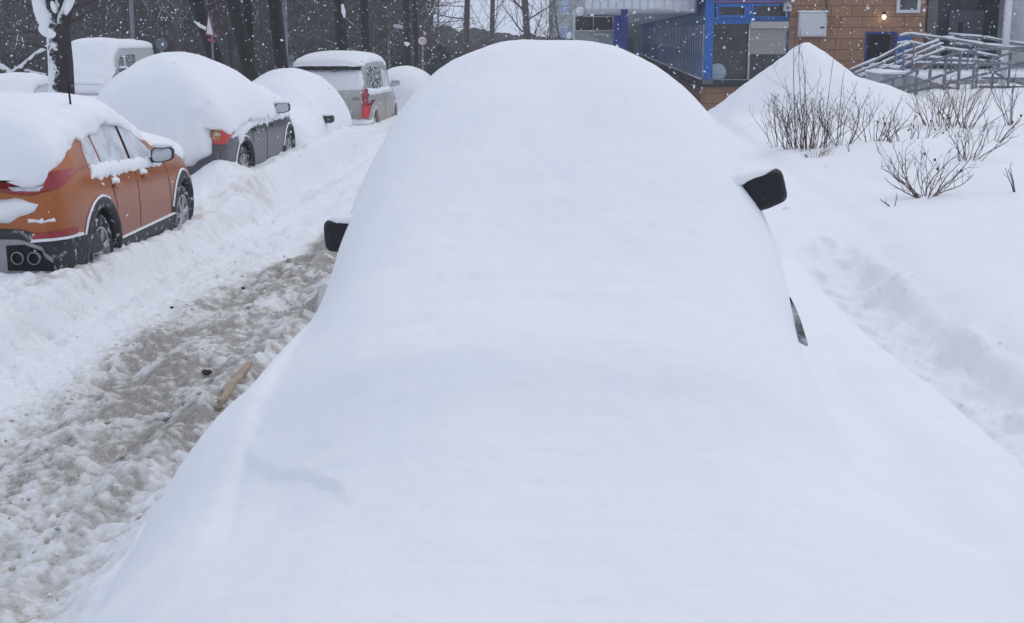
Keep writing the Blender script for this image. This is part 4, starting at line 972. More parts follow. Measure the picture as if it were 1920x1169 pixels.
# canopy
c_=thing('entrance_canopy','pale flat canopy with corrugated white fascia on a blue pillar','canopy',(1,33.5,0))
CY=33.5; cz=Z_(15,CY); x0,x1=X_(1098,CY),X_(1224,CY)
q=MB(); vs=[(x0,CY,cz),(x1,CY,cz),(SX-.2,CY+7,cz),(SX-.2,CY+78,cz),(x0,CY+78,cz)]; vs+=[(a,b_,z+.9) for a,b_,z in vs]
q.add(vs,[(0,4,3,2,1),(5,6,7,8,9),(1,2,7,6),(2,3,8,7),(3,4,9,8),(4,0,5,9)]); link('soffit',q,M['soffit'],c_,world=True)
q=MB(); q.box((x0-.03,CY-.06,cz-.02),(x1+.02,CY-.004,cz+.95)); link('fascia',q,M['fascia'],c_,world=True)
q=MB(); x2,x3=X_(1163,CY+2),X_(1176,CY+2); q.box((x2,CY+1.9,0),(x3,CY+2.1,cz)); q.box((X_(1150,CY+2),CY+1.93,0),(x2-.003,CY+2.07,Z_(29,CY+2))); link('pillar',q,M['navy'],c_,world=True)
bk_=thing('end_wall_block','pale grey wall block standing at the far end under the canopy','building',(1,84,0))
q=MB(); q.box((-1.5,84,0),(3.0,86,6)); link('wall',q,M['lightwall'],bk_,world=True)
q=MB(); q.box((.2,83.9,.0),(2.6,83.99,2.2)); link('door_panel',q,M['darkconcrete'],bk_,world=True)
# kiosk
kY=46; ki=thing('kiosk','small kiosk with a dark brown window band above pale panels, left of the blue pillar','kiosk',(X_(1113,kY),kY,0))
x0,x1=X_(1078,kY),X_(1149,kY); z0,z1=Z_(57,kY),Z_(32,kY)
q=MB(); q.box((x0,kY,0),(x1,kY+2,z0-.03)); link('body',q,M['concrete'],ki,world=True)
xm=X_(1112,kY)
q=MB(); q.box((x0+.02,kY+.02,z0),(xm-.015,kY+1.9,z1)); link('window_band',q,M['brown'],ki,world=True)
q=MB(); q.box((xm+.015,kY+.02,z0),(x1-.02,kY+1.9,z1)); link('window_band',q,M['brown'],ki,world=True)
q=MB(); q.box((x0-.04,kY-.06,z0-.03),(x1+.02,kY+2,z0)); q.box((xm+.02,kY-.10,Z_(65,kY)-.03),(x1-.1,kY-.003,Z_(65,kY)+.03)); link('counter_shelf',q,M['whitemetal'],ki,world=True)
q=MB(); q.box((x0-.08,kY-.02,0),(x0-.003,kY+.08,z1+.25)); link('corner_post',q,M['whitemetal'],ki,world=True)
q=MB(); q.box((x0+.02,kY+.03,z1+.002),(X_(1095,kY),kY+.9,Z_(13,kY))); link('snow_cap',q,M['snow'],ki,world=True,smooth=True,bevel=.10).modifiers[0].segments=5
q=MB(); q.tube([(X_(1068,44),44,0),(X_(1068,44),44,Z_(70,44))],.09,12); bo=thing('bollard','short bollard with a white snow cap beside the kiosk','bollard',(X_(1068,44),44,0)); link('post',q,M['scoured'],bo,world=True)
q=MB(); q.blob((X_(1068,44),44,Z_(68,44)),(.11,.11,.14),sub=2,jit=.04); link('snow_cap',q,M['snow'],bo,world=True,smooth=True)
# things on the facade
t=thing('wall_cabinet','white metal electric cabinet hung on the tan tiled wall','cabinet',(X_(1517,FY),FY,Z_(70,FY)))
x0,x1,z0,z1=X_(1493,FY),X_(1545,FY),Z_(69,FY),Z_(24,FY)
q=MB(); q.box((x0,FY-.28,z0),(x1,FY-.002,z1)); link('case',q,M['whitemetal'],t,world=True,bevel=.02)
q=MB(); q.box((x0+.05,FY-.30,z0+.05),(x1-.05,FY-.282,z1-.05)); d_=link('door',q,M['whitemetal'],t,world=True,bevel=.008)
q=MB(); q.box((x1-.19,FY-.335,Z_(52,FY)-.02),(x1-.08,FY-.302,Z_(52,FY)+.02)); link('lock',q,M['ink'],t,world=True)
q=MB(); q.box((x0-.03,FY-.32,z1),(x1+.03,FY,z1+.05)); link('snow_cap',q,M['snow'],t,world=True,bevel=.02)
q=MB(); q.tube([(X_(1530,FY),FY-.02,5.6),(X_(1545,FY),FY-.04,Z_(8,FY)),(X_(1548,FY),FY-.04,Z_(26,FY))],.022,6); cb=link('cable',q,M['ink'],None); tag(cb,'black cable running down the tiled wall to the white cabinet','cable')
t=thing('birdhouse','pale wooden birdhouse with a dark round hole beside the blue window','birdhouse',(X_(1470,FY),FY-.25,Z_(22,FY)))
x0,x1,z0,z1=X_(1463,FY),X_(1477,FY),Z_(22,FY),Z_(10,FY)
q=MB(); xm=(x0+x1)/2; q.prism([(x0,z0),(x1,z0),(x1,z1),(xm,z1+.13),(x0,z1)],FY-.42,FY-.18); link('box',q,M['lightwall'],t,world=True)
q=MB(); q.prism([(x0-.04,z1-.03),(xm,z1+.13),(x1+.04,z1-.03),(x1+.04,z1+.01),(xm,z1+.17),(x0-.04,z1+.01)],FY-.46,FY-.15); link('roof',q,M['darkconcrete'],t,world=True)
q=MB(); q.lathe([(.001,-.008),(.035,-.008),(.035,.0)],(xm,FY-.42,(z0+z1)/2),'y',16); link('entrance_hole',q,M['black'],t,world=True)
q=MB(); q.box((xm-.02,FY-.18,z0-.16),(xm+.02,FY-.15,z1)); link('mounting_strip',q,M['cream'],t,world=True)
t=thing('wall_lamp','small lit bulb lamp on a dark bracket above the doorway','lamp',(X_(1652,FY),FY-.1,Z_(32,FY)))
q=MB(); q.blob((X_(1652,FY),FY-.16,Z_(32.5,FY)),(.055,.055,.065),sub=2,jit=0); link('bulb',q,M['bulb'],t,world=True,smooth=True)
q=MB(); q.tube([(X_(1652,FY),FY-.002,Z_(26,FY)),(X_(1652,FY),FY-.16,Z_(25,FY)),(X_(1652,FY),FY-.16,Z_(29,FY))],[.02,.05,.055],10); link('bracket',q,M['ink'],t,world=True)
t=thing('ring_sign','small round sign with a red ring low on the tiled wall above the snow heap','sign',(X_(1558,FY),FY,Z_(112,FY)))
q=MB(); q.lathe([(.001,-.01),(.13,-.01),(.13,0)],(X_(1558,FY),FY-.005,Z_(113,FY)),'y',24); link('disc',q,M['signwhite'],t,world=True)
q=MB(); q.lathe([(.10,-.018),(.135,-.018),(.14,0)],(X_(1558,FY),FY-.006,Z_(113,FY)),'y',28); link('ring',q,M['signred'],t,world=True)
# round disc standing in the window
dx,dz=X_(1347,FY),Z_(136,FY); t=thing('round_disc','pale blue round disc with faded lettering leaning inside the shop window','disc',(dx,FY,dz-.25))
q=MB(); q.lathe([(.001,-.02),(.25,-.02),(.265,-.01),(.265,.02),(.001,.02)],(dx,FY+.04,dz-.0),'y',40); link('plate',q,M['plate'],t,world=True)
q=MB(); q.lathe([(.225,-.024),(.235,-.024)],(dx,FY+.038,dz),'y',40); link('rim_line',q,M['plateink'],t,world=True)
for tx,zz in (('Open',.05),('daily',-.07)):
    pass
wr=MB()
for k_,(zz,a_,n_) in enumerate(((.05,.13,5),(-.07,.15,6))):
    for i in range(n_):
        x=dx-a_+2*a_*i/(n_-1)+.0; s1=.028+.012*((i*7+k_)%3)
        wr.tube([(x-.014,FY+.016,dz+zz-.02+.018*i/n_),(x+.0,FY+.016,dz+zz+s1*.6+.018*i/n_),(x+.014,FY+.016,dz+zz-.015+.018*i/n_),(x+.024,FY+.016,dz+zz+.01+.018*i/n_)],.005,4)
link('lettering',wr,M['plateink'],t,world=True)
# grey pole at the entrance
q=MB(); p0=at(1879,165,34); p1=at(1886,0,34); q.box((p0.x-.07,33.93,0),(p0.x+.07,34.07,zt)); o=link('pole',q,M['whitemetal'],None,bevel=.01); o.name='canopy_pole'; tag(o,'light grey square post in front of the building entrance','post')
# ------------------------------------------------------------------ access ramp and railings
rp=thing('access_ramp','concrete access ramp with a thick layer of snow among the railings','ramp',(X_(1760,35),35,0))
def zat(py,Y): return at(1760,py,Y).z
q=MB(); A=[(1655,139),(1700,139),(1735,150),(1870,187),(1870,215),(1655,215)]
q.prism([(at(px,py,33.2).x,at(px,py,33.2).z) for px,py in A],33.2,35.2); link('ramp_wall',q,M['concrete'],rp,world=True)
q=MB(); A=[(1652,139),(1656,135),(1700,134),(1736,144),(1870,181),(1873,187),(1870,187.5),(1735,150.5),(1700,139.5)]
q.prism([(at(px,py,33.2).x,at(px,py,33.2).z) for px,py in A],33.1,35.3); link('ramp_snow',q,M['snow'],rp,world=True,smooth=False,bevel=.03)
q=MB(); x0,x1=X_(1690,36),X_(1930,36)+5; q.box((x0,35.4,0),(x1,39.5,zat(150,36))); link('platform',q,M['concrete'],rp,world=True)
q=MB(); q.box((x0-.05,35.35,zat(150,36)+.003),(x1,39.6,zat(150,36)+.2)); link('platform_snow',q,M['snow'],rp,world=True,bevel=.08)
q=MB()
for i in range(5): q.box((X_(1618+i*13,36),35.5,0),(X_(1690,36)-.01*i,38.5,.85+.13*(i+1)-.0))
link('steps',q,M['concrete'],rp,world=True)
q=MB()
for i in range(5): q.box((X_(1616+i*13,36),35.45,.856+.13*(i+1)),(X_(1616+(i+1)*13,36),38.55,.856+.13*(i+1)+.09))
link('step_snow',q,M['snow'],rp,world=True,bevel=.03)
def railing(label,Y,rails,posts,r=.03,snow=0.0,slant=0.0):
    a=at(rails[0][0][0],180,Y); t=thing('railing',label,'railing',(a.x,Y,.8),0,'railings of the access ramp')
    for pl,rr in [(x,r) for x in rails]:
        pts=[at(px,py,Y+slant*(px-pl[0][0])/100) for px,py in pl]
        # round the bends
        q_=[pts[0]]
        for i in range(1,len(pts)-1):
            for t_ in (-.25,-.1,.1,.25):
                a_=pts[i]+((pts[i-1] if t_<0 else pts[i+1])-pts[i])*abs(t_)*.8
                q_.append(a_)
        q_.append(pts[-1])
        m=MB(); m.tube(q_,rr,8); o=link('rail',m,M['galv'],t,world=True,smooth=True)
        if snow:
            m=MB(); m.tube([p+Vector((0,0,rr+snow*.45)) for p in q_],[snow*(.75+.35*math.sin(i*2.3)) for i in range(len(q_))],7); link('rail_snow',m,M['snow'],o,world=False,smooth=True); 
            for v_ in bpy.data.objects[-1:] if 0 else []: pass
            oo=o.children[0]; oo.data.transform(Matrix.Translation(-t.location))
    for px,pt,pb in posts:
        p=at(px,pt,Y); m=MB(); m.tube([(p.x,Y,at(px,pt,Y).z),(p.x,Y,at(px,pb,Y).z)],r*1.15,8); link('post',m,M['galv'],t,world=True,smooth=True)
    return t
railing('curved grey tube railing rising from the snow in front of the ramp wall',32.4,
    [[(1636,160),(1700,140),(1770,108),(1800,99),(1835,93),(1925,90)],[(1668,170),(1740,151),(1800,129),(1850,121),(1925,117)],[(1690,176),(1760,162),(1820,146),(1925,118)]],
    [(1654,154,172),(1675,147,176),(1697,142,184),(1720,132,188),(1745,120,190),(1774,107,194),(1801,99,198),(1829,95,190)],.035)
railing('grey railing at right edge with low bars over the snowy slope',33.6,
    [[(1835,120),(1870,107),(1925,92)],[(1835,163),(1925,164)],[(1830,168),(1870,178),(1925,182)],[(1840,147),(1925,148)],[(1850,128),(1890,150),(1925,160)]],
    [(1834,112,172),(1864,106,182),(1895,101,184)],.03)
railing('snow laden handrails climbing the steps from the foot of the heap',36.0,
    [[(1594,133),(1650,110),(1690,88),(1705,84)],[(1603,139),(1655,119),(1700,99),(1760,78)],[(1612,146),(1660,129),(1710,107),(1765,84)],[(1622,152),(1670,136),(1720,113),(1770,94)]],
    [(1680,92,135),(1695,90,137),(1714,82,135)],.03,.035)
railing('long snow topped railing sloping down behind the platform',38.0,
    [[(1682,84),(1705,81),(1750,89),(1830,101),(1872,108)],[(1686,70),(1704,65),(1790,76),(1850,86),(1925,94)],[(1690,106),(1780,112),(1870,118)],[(1690,119),(1780,121),(1925,124)]],
    [(1682,84,132),(1697,82,132),(1715,83,133),(1737,87,143),(1761,92,146),(1785,95,148),(1815,99,150)],.032,.04)
railing('highest snow topped railing in front of the entrance door',39.3,
    [[(1779,66),(1850,72),(1885,79),(1925,85)],[(1790,84),(1860,88),(1925,97)],[(1740,76),(1800,70),(1840,74)]],
    [(1790,68,120),(1835,72,120),(1880,79,122)],.032,.035)
q=MB(); a=at(1820,200,30.5); q.box((a.x,30.4,.3),(a.x+6,30.6,a.z+.03)); kb=thing('low_wall','low grey wall edge under snow in front of the ramp','wall',(a.x,30.5,.3)); link('wall',q,M['concrete'],kb,world=True)
q=MB(); q.box((a.x-.05,30.3,a.z+.033),(a.x+6,30.75,a.z+.12)); link('snow_cap',q,M['snow'],kb,world=True,bevel=.03)
# ------------------------------------------------------------------ far apartment block
ab=thing('apartment_block','far grey apartment block with small windows seen between the bare trees and the kiosk','building',(-1,125,0))
ax0,ax1=X_(1029,125),X_(1029,125)+18
q=MB(); q.box((ax0,125,0),(ax1,137,24)); link('wall',q,M['lightwall'],ab,world=True)
q=MB(); q.box((ax0+.9-.9,124.7,0),(ax0+.35,124.99,24)); link('corner_strip',q,M['darkconcrete'],ab,world=True)
for fl in range(8):
    for c2 in range(5):
        x=ax0+1.2+c2*3.0; z=1.5+fl*2.9; q=MB(); q.box((x,124.93,z),(x+1.3,124.97,z+1.5)); o=link('window',q,M['palepane'],ab,world=True)
        q=MB(); q.box((x-.1,124.9,z+1.5),(x+1.4,124.99,z+1.62)); q.box((x-.1,124.85,z-.12),(x+1.4,124.99,z)); link('window_trim',q,M['whitemetal'],ab,world=True)
q=MB(); q.box((ax0-.3,124.6,24),(ax1+.3,137.4,24.6)); link('roof',q,M['darkconcrete'],ab,world=True)
# ------------------------------------------------------------------ trees
class T: pass
def limb(m,rng,p,d,L,r,lev,maxlev,seg=.35,n=6,zmax=9,droop=0.0,wig=.18,tw=None):
    pts=[p.copy()]; rad=[r]; steps=max(3,int(L/seg)); dd=d.normalized(); kids=[]
    for i in range(steps):
        dd=(dd+Vector((rng.uniform(-1,1),rng.uniform(-1,1),rng.uniform(-1,1)))*wig+Vector((0,0,.05-droop))).normalized()
        p=p+dd*(L/steps); pts.append(p.copy()); rad.append(r*(1-.75*(i+1)/steps))
        if lev<maxlev and i>=1 and p.z<zmax:
            for _ in range(1 if rng.random()<.8 else 2):
                a=Vector((rng.uniform(-1,1),rng.uniform(-1,1),rng.uniform(-.25,.8))).normalized()
                kids.append((p.copy(),(dd*.7+a).normalized(),L*(.35+.35*rng.random())*(1-.4*i/steps),rad[-1]*.6))
    m.tube(pts,rad,n if lev==0 else (4 if lev==1 else 3),cap=False)
    for k_ in kids: limb(m,rng,k_[0],k_[1],k_[2],max(k_[3],.006 if tw is None else tw),lev+1,maxlev,seg,n,zmax,droop,wig,tw)
def tree(name,label,px_base,px_top,Y,wpx,mat,seed,branches=8,zb=.3,H=9,blen=1.6,bz=(1.5,8),maxlev=3,tw=.007,group='bare trees at the edge of the wood',ry=(60,0)):
    rng=random.Random(seed); pb=at(px_base,110,Y); pt=at(px_top,0,Y)
    slope=(pt.x-pb.x)/max(.5,(pt.z-pb.z)); base=Vector((pb.x-slope*(pb.z-zb),Y,zb)); r=wpx/2/FPX*Y
    t=thing(name,label,'tree',base,0,group); m=MB(); pts=[];rad=[]
    ns=18
    for i in range(ns+1):
        z=zb-.3+(H+.3)*i/ns; k=i/ns
        pts.append(Vector((base.x+slope*(z-zb)+.05*r*math.sin(i*1.7+seed),Y+.04*math.sin(i+seed),z))); rad.append(r*(1.12-.45*k+(.25*math.exp(-i*1.2)))*(1+.05*math.sin(i*2.1+seed)))
    pts=[p-base for p in pts]; m.tube(pts,rad,14); tr=link('trunk',m,mat,t,smooth=True)
    br=MB()
    for i in range(branches):
        z=rng.uniform(*bz); p=Vector((slope*(z-zb),0,z-zb)); a=rng.uniform(0,2*math.pi)
        limb(br,rng,p,Vector((math.cos(a),math.sin(a)*.8,rng.uniform(.1,.9))),blen*rng.uniform(.6,1.3),r*rng.uniform(.16,.32),1,maxlev,.28,5,9,tw=tw)
    link('crown',br,M['twig'] if mat!=M['barkbrown'] else M['barkgrey'],t)
    return t,base,slope,r
def snowlump(parent,base,pts,r,seed=0):
    m=MB(); rng=random.Random(seed); m.tube([Vector(p)-Vector(base) for p in pts],r,9)
    o=link('snow',m,M['snow'],parent,smooth=True); return o
# the forked trunk on the left
tY=20; pb=at(114,165,tY); base=Vector((pb.x,tY,.4)); T0=thing('forked_tree','thick forked trunk plastered with snow standing behind the orange car','tree',base)
P=lambda px,py,y=tY: at(px,py,y)
m=MB(); rng=random.Random(4)
m.tube([Vector((P(115,175).x,tY,-.1)),P(115,165),P(114,120),P(111,85),P(109,60),P(110,44)],[.215,.20,.19,.185,.18,.17],18)
m.tube([P(110,62),P(104,40),P(97,20),P(86,-10),P(72,-60),P(60,-120)],[.15,.125,.11,.10,.09,.07],12)
m.tube([P(112,60),P(118,38),P(126,18),P(135,-8),P(146,-50),P(160,-120)],[.15,.11,.09,.08,.07,.05],12)
m.tube([P(112,60),P(113,30),P(111,0),P(106,-40)],[.13,.075,.065,.05],10)
m.tube([P(97,26),P(84,5),P(70,-12)],[.07,.055,.04],8)
m.v=[tuple(Vector(v)-base) for v in m.v]; link('trunk',m,M['barksnow'],T0,smooth=True)
br=MB()
for i,(px,py,dx_,dz_) in enumerate(((100,30,-1,.5),(90,0,-1,.6),(130,0,1,.5),(128,15,1,.2),(112,10,.4,1),(86,-5,-1,.1),(118,50,1,.3),(104,60,-1,-.1),(104,95,-1,.1))):
    limb(br,rng,P(px,py)-base,Vector((dx_,rng.uniform(-.5,.5),dz_)),.9,.022,1,3,.2,5,9,tw=.005)
link('crown',br,M['twig'],T0)
for pp,rr in (([P(70,-10),P(78,8),P(86,28),P(93,48),P(97,62)],[.05,.09,.12,.11,.03]),([P(80,50),P(90,60),P(99,72)],[.03,.09,.03]),([P(101,50),P(106,64),P(112,72),P(119,76)],[.04,.10,.11,.03]),([P(146,-10),P(140,6),P(133,22),P(130,32)],[.05,.065,.055,.015]),([P(104,5),P(108,15),P(112,28)],[.02,.06,.02])):
    mm=MB(); pts=[p-base+Vector((-.02,-.10,.02)) for p in pp]; mm.tube(pts,rr,12)
    mm.v=[(v[0]*1.0,v[1]*1.0,v[2]+.012*math.sin(v[0]*40+v[2]*31)) for v in mm.v]; link('snow_lump',mm,M['snow'],T0,smooth=True,sub=1)
GRP='bare trees at the edge of the wood'
specs=[('leaning dark trunk with a snow lump in its crook beside the warning triangle',404,366,28,26,'bark',1),
('thick dark trunk left half of the close pair behind the grey SUV',462,436,26,26,'bark',2),
('thinner dark trunk right half of the close pair behind the grey SUV',468,464,26.5,16,'bark',3),
('single thick dark trunk just right of the close pair',526,514,27,24,'bark',4),
('broad dark trunk with a vertical snow patch rising behind the silver minivan',642,636,33,22,'bark',5),
('dark trunk to the right behind the silver minivan, no snow patch',686,683,37,15,'bark',6),
('thicker trunk of the two next to the 40 speed sign',764,761,44,13,'bark',7),
('thin trunk touching the 40 speed sign',781,777,44.5,8,'bark',8),
('brown trunk alone against the pale sky right of the speed sign',873,876,50,11,'barkbrown',9),
('pale grey tree with fine twigs second from the speed sign against the sky',921,924,56,9,'barkgrey',10),
('wide pale grey trunk just left of the apartment block',990,984,58,13,'barkgrey',11)]
for lab,pxb,pxt,Y,wpx,mt,sd_ in specs:
    far=Y>40
    t,base,slope,r=tree('bare_tree',lab,pxb,pxt,Y,wpx,M[mt],sd_,branches=7 if Y<40 else (7 if Y<48 else 5),blen=1.5 if Y<40 else 1.9,zb=.35,bz=(1.2,6) if Y>=40 else (2.9,6),tw=.008 if Y<40 else .009,maxlev=3)
    if sd_==1: snowlump(t,base,[at(364,40,27.75),at(374,48,27.7),at(386,54,27.7),at(394,50,27.75)],[.012,.035,.04,.015])
    if sd_==5: snowlump(t,base,[at(642,8,32.6),at(644,22,32.6),at(646,34,32.6)],[.03,.055,.02])
    if sd_==7: snowlump(t,base,[at(758,80,43.7),at(764,84,43.7),at(768,82,43.7)],[.03,.08,.03])
# small snow-lined saplings
for i,(lab,px,py,Y,seed,hh) in enumerate((('thin snow lined sapling left of the silver minivan roof',556,118,36,21,1.3),('twiggy sapling between the sky-lit trees',950,95,54,22,3.0),('slim dark sapling at the left of the thick close pair',428,110,30,23,4.0),('brushy twigs left of the far apartment block',1012,80,60,24,1.6),('fine twigged young tree in front of the far apartment block',1062,90,62,25,3.0),('bushy grey sapling right of the brown trunk',898,90,52,26,3.0))):
    p=at(px,py,Y); t=thing('sapling',lab,'tree',(p.x,Y,.4)); rng=random.Random(seed); m=MB()
    for k_ in range(2 if Y<50 else 1): limb(m,rng,Vector((0,0,0)),Vector((rng.uniform(-.3,.3),rng.uniform(-.3,.3),1)),(p.z-.4)+hh*rng.uniform(.7,1),.035 if Y<40 else .05,0,3,.3,5,9,tw=.008,wig=.12)
    link('branches',m,M['twig'] if i in(0,2) else M['barkgrey'],t)
# fallen trunk, left
q=MB(); q.tube([at(-20,112,30),at(20,140,30),at(42,128,30),at(70,104,30),at(92,88,30)],[.10,.11,.10,.09,.07],9); q.tube([at(42,128,30),at(60,138,30),at(86,142,30)],[.07,.06,.05],8)
for v_ in range(6):
    a=at(10+v_*14,132-v_*6,30); q.tube([a,a+Vector((random.uniform(-.5,.5),0,random.uniform(.3,.9)))],[.03,.01],5)
fo=link('fallen_trunk',q,bark_mat('snowy_log',(.05,.042,.038),.42,(0,-.3,.95)),None,smooth=True); tag(fo,'fallen snow covered trunk lying in the wood left of the forked tree','trunk')
# the wood behind: undergrowth and trunks nobody could count
M['woodtwig']=bark_mat('woodland_twig',(.085,.070,.070),.30,(0,0,1)); m=MB(); rng=random.Random(99)
def stick(x,y,z,dx,dy,dz,r0,r1,n=3,k=3):
    pts=[];
    for i in range(k+1):
        t=i/k; pts.append((x+dx*t+rng.uniform(-.04,.04)*(i>0),y+dy*t,z+dz*t+rng.uniform(-.04,.04)*(i>0)))
    m.tube(pts,[r0+(r1-r0)*i/k for i in range(k+1)],n,cap=False)
def treeline_x(Y): return X_(812,Y)
for i in range(210):
    Y=rng.uniform(50,92); x1=treeline_x(Y); x0=X_(-60,Y)-3; x=rng.uniform(x0,x1); r=rng.uniform(.04,.16)*(1+Y/120)
    stick(x,Y,-.2,rng.uniform(-.6,.6),0,9,r,r*.6,6,5)
    for j in range(16):
        z=rng.uniform(.8,8); a=rng.uniform(0,6.28); L_=rng.uniform(.6,2.4); bx,bz=math.cos(a)*L_,rng.uniform(.0,.9)*L_
        stick(x,Y,z,bx,math.sin(a)*L_,bz,.02+Y*.00025,.007+Y*.0001,3,3)
        for k_ in range(3):
            t=rng.uniform(.3,.9); a2=a+rng.uniform(-1,1); l2=L_*.5; stick(x+bx*t,Y+math.sin(a)*L_*t,z+bz*t,math.cos(a2)*l2,math.sin(a2)*l2,rng.uniform(-.1,.8)*l2,.010+Y*.00012,.005+Y*.00006,3,2)
for i in range(5200):
    Y=rng.uniform(49,82); x1=treeline_x(Y); x0=X_(-60,Y)-3; x=rng.uniform(x0,x1); L_=rng.uniform(.5,2.6); a=rng.gauss(math.pi/2,.75)
    z=rng.uniform(.2,5.5); stick(x,Y,z,math.cos(a)*L_,rng.uniform(-.5,.5),math.sin(a)*L_,.012+Y*.00022,.005+Y*.00008,3,3)
wd=link('woodland',m,[M['woodtwig']],None); tag(wd,kind='stuff')
# far edge of the forest: a deep ragged mass of crowns
def forest_bank(name,pts,depth,seed,mat):
    # pts: (px, top row, Y)
    xs2=[at(a,60,Y).x for a,_,Y in pts]; zs2=[at(a,t_,Y).z for a,t_,Y in pts]; Ys=[Y for *_,Y in pts]
    n=260; X2=np.linspace(xs2[0],xs2[-1],n); Zt=lin(X2,xs2,zs2); Yc=lin(X2,xs2,Ys)
    Zt=Zt+fbm(X2*.9,X2*0+seed,5,seed,.7)*np.clip(Zt*.16,0,1.2)
    vs=[];fs=[]; K=22
    for i in range(n):
        for j in range(K):
            a=math.pi*j/(K-1); y=Yc[i]-math.cos(a)*depth/2; z=max(0,math.sin(a))**.35*Zt[i]
            y+=float(fbm(np.array(X2[i]*.8),np.array(z*.8),4,seed))*1.4
            vs.append((X2[i],y,z if j not in (0,K-1) else -.2))
    for i in range(n-1):
        for j in range(K-1): fs.append((i*K+j,i*K+j+1,(i+1)*K+j+1,(i+1)*K+j))
    mb=MB(); mb.add(vs,fs); o=link(name,mb,mat,None,smooth=True); tag(o,kind='stuff'); return o
forest_bank('far_wood',[(-420,-260,84),(100,-230,88),(500,-200,92),(720,-140,96),(765,-60,98),(790,10,100),(815,52,102),(900,58,105),(1010,66,110),(1060,72,118)],7,3,M['forest'])
forest_bank('undergrowth',[(-420,66,52),(0,60,50),(300,68,52),(560,62,56),(760,66,60),(850,74,62),(905,92,64)],5,8,M['forest'])
# roadside masts and signs
def mast(label,px0,px1,Y,w,top=-60,head=None,name='lamp_post'):
    a=at(px0,120,Y); b_=at(px1,top,Y); t=thing(name,label,'post',(a.x,Y,0.2)); m=MB(); r=w/2/FPX*Y; m.tube([Vector((a.x,Y,.0)),Vector((a.x,Y,a.z)),b_],[r*1.1,r,r*.85],10); link('pole',m,M['scoured'],t,world=True,smooth=True)
    if head:
        m=MB(); h=[at(*p,Y) for p in head]; m.tube(h[:-1],[r*.7]*(len(h)-1),7); link('arm',m,M['scoured'],t,world=True); m=MB(); m.blob(h[-1],(.38,.2,.12),sub=2,jit=.05); link('lamp_head',m,M['whitemetal'],t,world=True,smooth=True)
    return t
mast('pale weathered mast just right of the single thick trunk',536,532,29,9)
mast('slim far lamp post with a snowy head left of the speed sign',730,728,52,4,68,[(729,68),(735,60),(748,52),(754,49)])
mast('thin grey mast rising against the sky right of the speed sign',822,821,60,4)
mast('faint pale grey post in the wood right of the forked tree',251,243,50,9)
t=thing('traffic_signal','small pale traffic signal box low on the weathered mast','traffic signal',at(543,135,28.6)); 
for k_,(py) in enumerate((108,118,128)):
    q=MB(); p=at(545,py,28.7); q.box((p.x-.06,p.y-.08,p.z-.05),(p.x+.06,p.y+.04,p.z+.05)); link('signal_box',q,M['scoured'],t,world=True,bevel=.01)
def disc_sign(name,label,px,py,Y,rpx,back=False,post=True,text=None):
    p=at(px,py,Y); r=rpx/FPX*Y; t=thing(name,label,'sign',(p.x,Y,.2)); q=MB(); q.lathe([(.001,-.012),(r,-.012),(r,.012),(.001,.012)],tuple(p),'y',36); link('disc',q,M['signgrey'] if back else M['signwhite'],t,world=True)
    if not back:
        q=MB(); q.lathe([(r*.80,-.017),(r*.99,-.017),(r*.995,-.012)],tuple(p),'y',36); link('red_border',q,M['signred'],t,world=True)
        text_mesh('number',text,r*1.12,M['ink'],t,Matrix.Translation((p.x-t.location.x,p.y-.018-t.location.y,p.z-t.location.z-.01))@UP@Matrix.Scale(1.15,4,(0,1,0)))
    q=MB(); q.tube([(p.x,Y+.04,.1),(p.x,Y+.04,p.z+r*.8)],.03,8); link('pole',q,M['scoured'],t,world=True)
disc_sign('speed_sign','round 40 speed limit sign with a red border beside the thin trunk',792,77,42,8.6,text='40')
disc_sign('round_sign','grey back of a round road sign left of the leaning trunk',303,83,30,11.5,back=True)
t=thing('warning_sign','narrow white triangle sign with red edge seen obliquely by the leaning trunk','sign',at(395,120,27))
def tri(pts,y,d,mat,name):
    q=MB(); q.prism([(at(px,py,27).x,at(px,py,27).z) for px,py in pts],y,y+d); link(name,q,mat,t,world=True)
tri([(391,22),(403,70),(385,66)],27,.02,M['signred'],'border'); tri([(391.3,31),(400,66),(388,63)],26.985,.014,M['signwhite'],'face')
tri([(389,72),(403,75),(403,80),(389,77)],27,.02,M['signred'],'lower_plate')
q=MB(); p=at(397,80,27); q.tube([(p.x,27.04,.1),(p.x,27.04,at(397,30,27).z)],.025,8); link('pole',q,M['scoured'],t,world=True)
